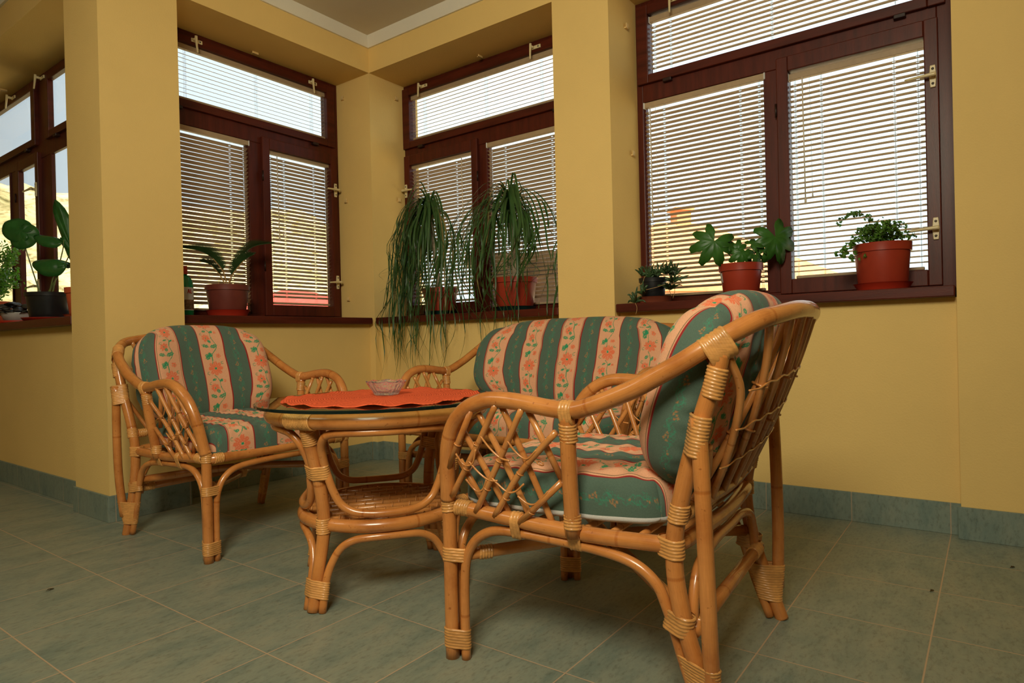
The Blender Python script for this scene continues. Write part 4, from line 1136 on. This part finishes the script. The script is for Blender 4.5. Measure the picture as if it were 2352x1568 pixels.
def aloe():
    t = thing('potted_spider_aloe', 'spiky trailing succulent in a small black pot on a brown tray, right window sill', 'potted plant', (3.02, 1.352, ST))
    V, F = lathe([(.001, 0), (.084, 0), (.098, .030), (.102, .032), (.096, .032), (.083, .004), (.001, .004)], 44); o = mk('tray', V, F, TRAYB, t, True)
    m_ = o.modifiers.new('edge', 'EDGE_SPLIT'); m_.split_angle = .7
    pot(t, .052, .066, .120, BLACKPOT, .022, z0=.006)
    r = np.random.RandomState(9); m_ = MB(); ms = MB()
    def rosette(c, n, L, upb=.5, w=.0062):
        c = np.array(c, float)
        for i in range(n):
            a = r.uniform(0, 2*PI); e = r.uniform(-.2, 1.2)*upb+.25
            d = np.array((math.cos(a)*math.cos(e), math.sin(a)*math.cos(e), math.sin(e))); l = L*(.6+.5*r.rand())
            P = [c, c+d*l*.4+(0, 0, .004), c+d*l*.75+(0, 0, .002), c+d*l+(0, 0, -.012*r.rand())]
            m_.tube(P, w, 6, 4, taper=lambda f: (.8+.4*math.sin(PI*min(1, f*1.6)) if f < .6 else 1.15)*(1-f)**.55+.03)
    def off(lx, lz, f=-.02): p = RIGHTV*lx; return (p[0]+f*.8, p[1]+f*.6, lz)
    rosette(off(-.02, .125), 18, .075, 1.0); rosette(off(.02, .13), 18, .085, 1.1); rosette(off(.06, .145, -.03), 16, .075, .8)
    rosette(off(.085, .10, -.05), 18, .085, .5); rosette(off(.07, .065, -.06), 16, .075, .2); rosette(off(.10, .135, -.03), 12, .08, 1.1); rosette(off(-.055, .14, -.01), 9, .05, 1.0)
    rosette(off(-.070, .045, -.085), 11, .066, 1.0, .0066); rosette(off(-.112, .005, -.100), 9, .072, 1.1, .0072)
    for P in ([off(0, .12, 0), off(.04, .15), off(.075, .13, -.05), off(.085, .10, -.05)], [off(0, .12, 0), off(-.05, .13, -.05), off(-.065, .08, -.08), off(-.070, .045, -.085)],
              [off(-.070, .045, -.085), off(-.09, .035, -.09), off(-.112, .005, -.10)], [off(-.112, .005, -.10), off(-.105, -.025, -.115), off(-.112, -.055, -.12)],
              [off(0, .12, 0), off(-.055, .11, -.04), off(-.075, .06, -.06), off(-.055, .05, -.08)], [off(-.07, .06, -.085), off(.0, .075, -.085), off(.06, .095, -.08)],
              [off(.07, .11, -.06), off(.065, .06, -.07), off(.075, .03, -.07)], [off(.085, .11, -.06), off(.09, .06, -.07), off(.08, .02, -.07)], [off(-.06, .10, -.05), off(-.085, .08, -.07), off(-.07, .05, -.08)]):
        ms.tube(P, .0014, 5, 5)
    m_.build('rosettes', ALOE, t, True); ms.build('runners', DRY, t, True)
aloe()

def heart(m_, c, d, nrm, R, W=.85, curl=.2, notch=True):
    c = np.array(c, float); d = np.array(d, float); d /= np.linalg.norm(d); nrm = np.array(nrm, float); nrm -= d*(nrm@d); nrm /= np.linalg.norm(nrm); sd = np.cross(d, nrm)
    V = []; F = []; nr_, na = 5, 30
    V.append(c)
    for i in range(1, nr_+1):
        f = i/nr_
        for k in range(na+1):
            a = -PI*.97+2*PI*.97*k/na
            rad = R*(.62+.38*math.cos(a*.5)**2)*(1-.22*math.exp(-((abs(a)-1.2)/.35)**2)*0)
            if notch: rad *= 1-.45*math.exp(-((abs(a)-PI)/.35)**2)
            p = rad*f*(math.cos(a)*d+W*math.sin(a)*sd)
            V.append(c+p-nrm*curl*R*f*f*(.25+.9*abs(math.sin(a))**2)+nrm*.02*R*math.sin(7*a)*f)
    n = na+1
    for k in range(na): F.append((0, 1+k, 2+k))
    for i in range(nr_-1):
        for k in range(na): q = 1+i*n+k; F.append((q, q+n, q+n+1, q+1))
    m_.add(V, F)
def monstera():
    O = np.array((1.370, 4.200, ST))
    t = thing('potted_monstera', 'large-leaved plant in a black pot on a red tray, left of the pillar', 'potted plant', tuple(O))
    V, F = lathe([(.001, 0), (.115, 0), (.128, .016), (.131, .018), (.124, .018), (.112, .004), (.001, .004)], 44); mk('saucer', V, F, TERRA2, t, True)
    pot(t, .088, .110, .150, BLACKPOT, .022, z0=.006)
    m_ = MB(); ms = MB(); q = lambda *a: np.array(a)-O
    nrmc = np.array((-.75, -.6, .25))
    heart(m_, q(1.282, 4.323, 1.435), (-.25, .35, .15), nrmc, .105, .80, .12)
    heart(m_, q(1.288, 4.315, 1.420), (.12, -.2, -.45), nrmc, .09, 1.05, .12)
    heart(m_, q(1.392, 4.170, 1.392), (-.55, .80, .22), (-.3, -.3, 1.0), .115, .50, .35)
    heart(m_, q(1.425, 4.128, 1.375), (.2, -.3, -.55), (-.8, -.55, .2), .055, .6, .25)
    heart(m_, q(1.395, 4.165, 1.268), (-.60, .82, .06), (-.35, -.3, .85), .130, .62, .50)
    heart(m_, q(1.405, 4.150, 1.262), (.5, -.75, -.3), (-.35, -.3, .85), .05, .8, .5)
    heart(m_, q(1.452, 4.092, 1.325), (-.055, .075, .275), (-.85, -.5, .1), .295, .20, .05, False)
    thicken(m_.build('leaves', MONST, t, True), .001)
    for P in ([q(1.345, 4.235, 1.07), q(1.325, 4.265, 1.18), q(1.305, 4.295, 1.30), q(1.284, 4.322, 1.425)],
              [q(1.362, 4.212, 1.07), q(1.395, 4.17, 1.16), q(1.428, 4.125, 1.25), q(1.450, 4.095, 1.322)],
              [q(1.37, 4.20, 1.07), q(1.385, 4.175, 1.18), q(1.395, 4.165, 1.265)], [q(1.38, 4.19, 1.07), q(1.40, 4.16, 1.20), q(1.42, 4.135, 1.32), q(1.425, 4.128, 1.378)]):
        ms.tube([tuple(p) for p in P], .0042, 8, 5, taper=lambda f: 1-.4*f)
    ms.build('stems', STEMM, t, True)
monstera()
t = thing('terracotta_pot', 'plain terracotta coloured pot on a saucer, mostly hidden by the pillar left side', 'plant pot', (1.405, 3.835, ST))
saucer(t, .088, .022, CLAYM); pot(t, .058, .080, .155, CLAYM, .03, z0=.006)
def dark_plant():
    t = thing('potted_dark_plant', 'low dark-leaved plant in a white dish on the left wing sill', 'potted plant', (1.385, 4.690, ST))
    V, F = lathe([(.001, .02), (.085, .02), (.100, .062), (.103, .066), (.096, .066), (.085, .026), (.001, .026)], 44); mk('dish', V, F, WHITEP, t, True)
    V, F = lathe([(.001, 0), (.125, 0), (.135, .018), (.128, .018), (.12, .004), (.001, .004)], 44); mk('saucer', V, F, TERRA2, t, True)
    V, F = lathe([(.001, .004), (.06, .004), (.06, .021), (.001, .021)], 30); mk('soil', [(x, y, z+.036) for x, y, z in V], F, SOIL, t, True)
    r = np.random.RandomState(2); m_ = MB()
    for i in range(34):
        a = r.uniform(0, 2*PI); e = r.uniform(.1, 1.1); R = .05+.05*r.rand()
        c = (R*math.cos(a), R*math.sin(a), .075+.055*r.rand()); heart(m_, c, (math.cos(a), math.sin(a), .1-.5*r.rand()), (-.3*math.cos(a), -.3*math.sin(a), 1), .038+.02*r.rand(), .75, .35)
    thicken(m_.build('leaves', DARKLF, t, True), .001)
dark_plant()
def bush():
    t = thing('potted_small_leaf_bush', 'small-leaved bushy plant in an orange pot, far end of the left wing sill', 'potted plant', (1.375, 5.150, ST))
    saucer(t, .10, .02, CLAYM); pot(t, .075, .10, .15, CLAYM, .03, z0=.006)
    r = np.random.RandomState(6); m_ = MB(); ms = MB()
    for i in range(60):
        a = r.uniform(0, 2*PI); R = .06+.16*r.rand(); H = .12+.26*r.rand()
        P = [(0, 0, .14), (.5*R*math.cos(a), .5*R*math.sin(a), .14+H*.7), (R*math.cos(a), R*math.sin(a), .14+H)]
        P = [(max(-.2, min(.13, p[0])), p[1], p[2]) for p in P]
        ms.tube(P, .001, 4, 4); C = spline(P, 8)
        for k in range(3, len(C)):
            for s in range(3):
                c = C[k]+r.normal(0, .010, 3); d = r.normal(0, 1, 3); d /= np.linalg.norm(d); ribbon(m_, [c, c+d*.012, c+d*.022], .0055, 2, upv=tuple(r.normal(0, 1, 3)), wf=lambda g: math.sin(PI*(.1+.85*g)))
    m_.build('leaves', FERN, t, True); ms.build('stems', STEMM, t, True)
bush()

# ------------------------------------------------------------------ crumbs on the floor
def crumb(x, y, s, seed, label):
    r = np.random.RandomState(seed); m_ = MB(); a = r.uniform(0, 6.28)
    ribbon(m_, [(-s*math.cos(a), -s*math.sin(a), .0005), (0, 0, .004), (s*.6*math.cos(a+.5), s*.6*math.sin(a+.5), .006), (s*math.cos(a), s*math.sin(a), .0008)], s*.35, 5)
    o = thicken(m_.build('dry_leaf', DEADLEAF, None, True), .0006); o.location = (x, y, .0003); tag(o, label, 'leaf')
crumb(2.613, -.041, .012, 1, 'dry brown leaf scrap on the floor by the right skirting')
crumb(2.255, .154, .011, 2, 'dry brown leaf scrap on a tile joint, right foreground')
crumb(.778, 2.442, .013, 3, 'thin dry plant scrap on the floor left of the left armchair')

# ------------------------------------------------------------------ outside
def hill():
    n, k = 150, 14; V = []; F = []; r = np.random.RandomState(12)
    for j in range(k+1):
        for i in range(n+1):
            az = math.radians(-60+115*i/n)     # from +Y towards +X
            f = j/k; dist = 70+90*f
            top = 30.5+3*math.sin(az*3+1)+1.5*math.sin(az*11)
            fall = np.interp(math.degrees(az), [-60, 36, 50, 62], [1, 1, .35, .1])
            z = -4+(top+4)*fall*(f**1.1)+r.normal(0, .35)*(f > 0)
            V.append((dist*math.sin(az), dist*math.cos(az), z))
    for j in range(k):
        for i in range(n): a = j*(n+1)+i; F.append((a, a+1, a+n+2, a+n+1))
    m_ = NM('dry_hillside'); co = m_.coord('Object'); n1 = m_.noise(.09, 6, .7, co); n2 = m_.noise(.45, 4, .7, co)
    c = m_.ramp(n1.outputs[0], [(.35, col4((150, 140, 96))), (.5, col4((226, 200, 150))), (.7, col4((240, 218, 176)))])
    c2 = m_.ramp(n2.outputs[0], [(.36, col4((112, 112, 84))), (.5, (1, 1, 1, 1))])
    m_.base(m_.mix(.75, c, c2, 'MULTIPLY')); m_.set(Roughness=.95); m_.p.inputs['Specular IOR Level'].default_value = .05
    o = mk('hillside', V, F, m_.m, None, True); o['kind'] = 'structure'; o['label'] = 'dry tan hillside with scattered scrub beyond the windows'; o['category'] = 'hill'
hill()
b = MB(); b.box(-60, 150, 8.5, 170, -4.3, -4.0); b.box(4.6, 150, -60, 8.5, -4.3, -4.0)
g = b.build('ground', simple('sunlit_ground', (190, 168, 130), .95, .05, vary=.2, scale=.5)); g['kind'] = 'structure'; g['label'] = 'sunlit ground outside the house'; g['category'] = 'ground'
TILER = simple('orange_roof_tile', (238, 158, 112), .8, .2, vary=.15, scale=3)
HWALL = simple('pale_render', (226, 206, 180), .9, .1, vary=.05, scale=2)
HGLASS = simple('dark_window', (60, 62, 66), .3)
REDP = simple('red_painted_metal', (214, 70, 50), .6)
def house(loc, rz, W, D, H, R, label, wallm=None, roofm=None, chim=True):
    t = thing('house', label, 'house', loc, rz)
    b = MB(); b.box(-W/2, W/2, -D/2, D/2, 0, H); b.build('house_wall', wallm or HWALL, t)
    e = .5; V = [(-W/2-e, -D/2-e, H), (W/2+e, -D/2-e, H), (W/2+e, D/2+e, H), (-W/2-e, D/2+e, H), (-W*.12, 0, H+R), (W*.12, 0, H+R)]
    V += [(x, y, z-.2) for x, y, z in V[:4]]
    F = [(0, 1, 5, 4), (1, 2, 5), (2, 3, 4, 5), (3, 0, 4), (0, 6, 7, 1), (1, 7, 8, 2), (2, 8, 9, 3), (3, 9, 6, 0), (9, 8, 7, 6)]
    rf = mk('roof', V, F, roofm or TILER, t, False)
    if chim:
        b = MB(); b.box(-.3, .3, -.25, .25, H+R*.7, H+R+.45); b.box(-.4, .4, -.35, .35, H+R+.45, H+R+.55); b.build('chimney', TILER, rf)
    for k in range(3):
        x = -W*.32+k*W*.32
        b = MB(); b.box(x-.5, x+.5, -D/2-.06, -D/2, H*.45, H*.45+1.2); b.build('house_window', HGLASS, t)
    return t
def az(px, d, z):       # helper: direction of travel from the room centre line
    v = fw+r2*((px-1176)/1489.5); v.z = 0; v.normalize(); return (v.x*d, v.y*d, z)
house(az(1570, 26, -4.0), math.radians(-38), 8.5, 7.5, 6.35, 2.75, 'tile-roofed house with chimney seen through the large right window')
house(az(1850, 42, -4.0), math.radians(-60), 11, 8, 4.6, 2.6, 'low orange-roofed house behind the fern', None, None, False)
house(az(2060, 60, -4.0), math.radians(-70), 12, 8, 6.2, 2.4, 'distant pale house at the right edge of the large window', simple('peach_render', (232, 190, 150), .9, .1), None, False)
house(az(690, 34, -4.0), math.radians(10), 9, 5, 5.9, 1.5, 'red-roofed building low behind the left window', simple('cream_render', (230, 214, 186), .9, .1), REDP, False)
# dark neighbour shed wall behind the right ponytail palm
t = thing('wooden_shed', 'dark brown wooden shed close outside behind the right ponytail palm', 'shed', (az(1222, 6.6, -4.0)), math.radians(-60))
SHED = wood_mat('shed_boards', (60, 42, 28), (30, 30, 2))
b = MB(); b.box(-.50, .50, -.4, .4, 0, 5.48); b.build('shed_wall', SHED, t)
b = MB(); b.box(-.58, .58, -.5, .5, 5.48, 5.58); b.build('shed_roof', SHED, t)
TREE = leaf_mat('garden_leaf', (150, 160, 70), transl=.2)
def tree(px, d, H, R, seed, label):
    x, y, z = az(px, d, -4.0); t = thing('garden_tree', label, 'tree', (x, y, z), 0, 'garden trees outside')
    V, F, U = tube([(0, 0, 0), (0, .05, H*.5), (.1, 0, H)], .12, 8); mk('trunk', V, F, BARK, t, True)
    r = np.random.RandomState(seed); m_ = MB()
    for i in range(900):
        d_ = r.normal(0, 1, 3); d_ /= np.linalg.norm(d_); c = np.array((0, 0, H))+d_*R*(.5+.5*r.rand())*np.array((1, 1, .75)); e = r.normal(0, 1, 3); e /= np.linalg.norm(e)
        ribbon(m_, [c, c+e*.12, c+e*.24], .07, 2, upv=tuple(r.normal(0, 1, 3)), wf=lambda g: math.sin(PI*(.1+.85*g)))
    m_.build('crown', TREE, t, True)
tree(1010, 18, 3.6, 1.7, 1, 'yellow green garden tree behind the left ponytail palm')
tree(600, 21, 3.7, 1.5, 2, 'yellow green garden tree left of the red-roofed building')
tree(150, 24, 3.9, 1.6, 3, 'yellow green garden tree low behind the monstera')
tree(20, 31, 3.8, 1.6, 4, 'yellow green garden tree at the far left window edge')
tree(2140, 30, 5.3, 2.0, 5, 'garden tree beyond the right end of the large window')
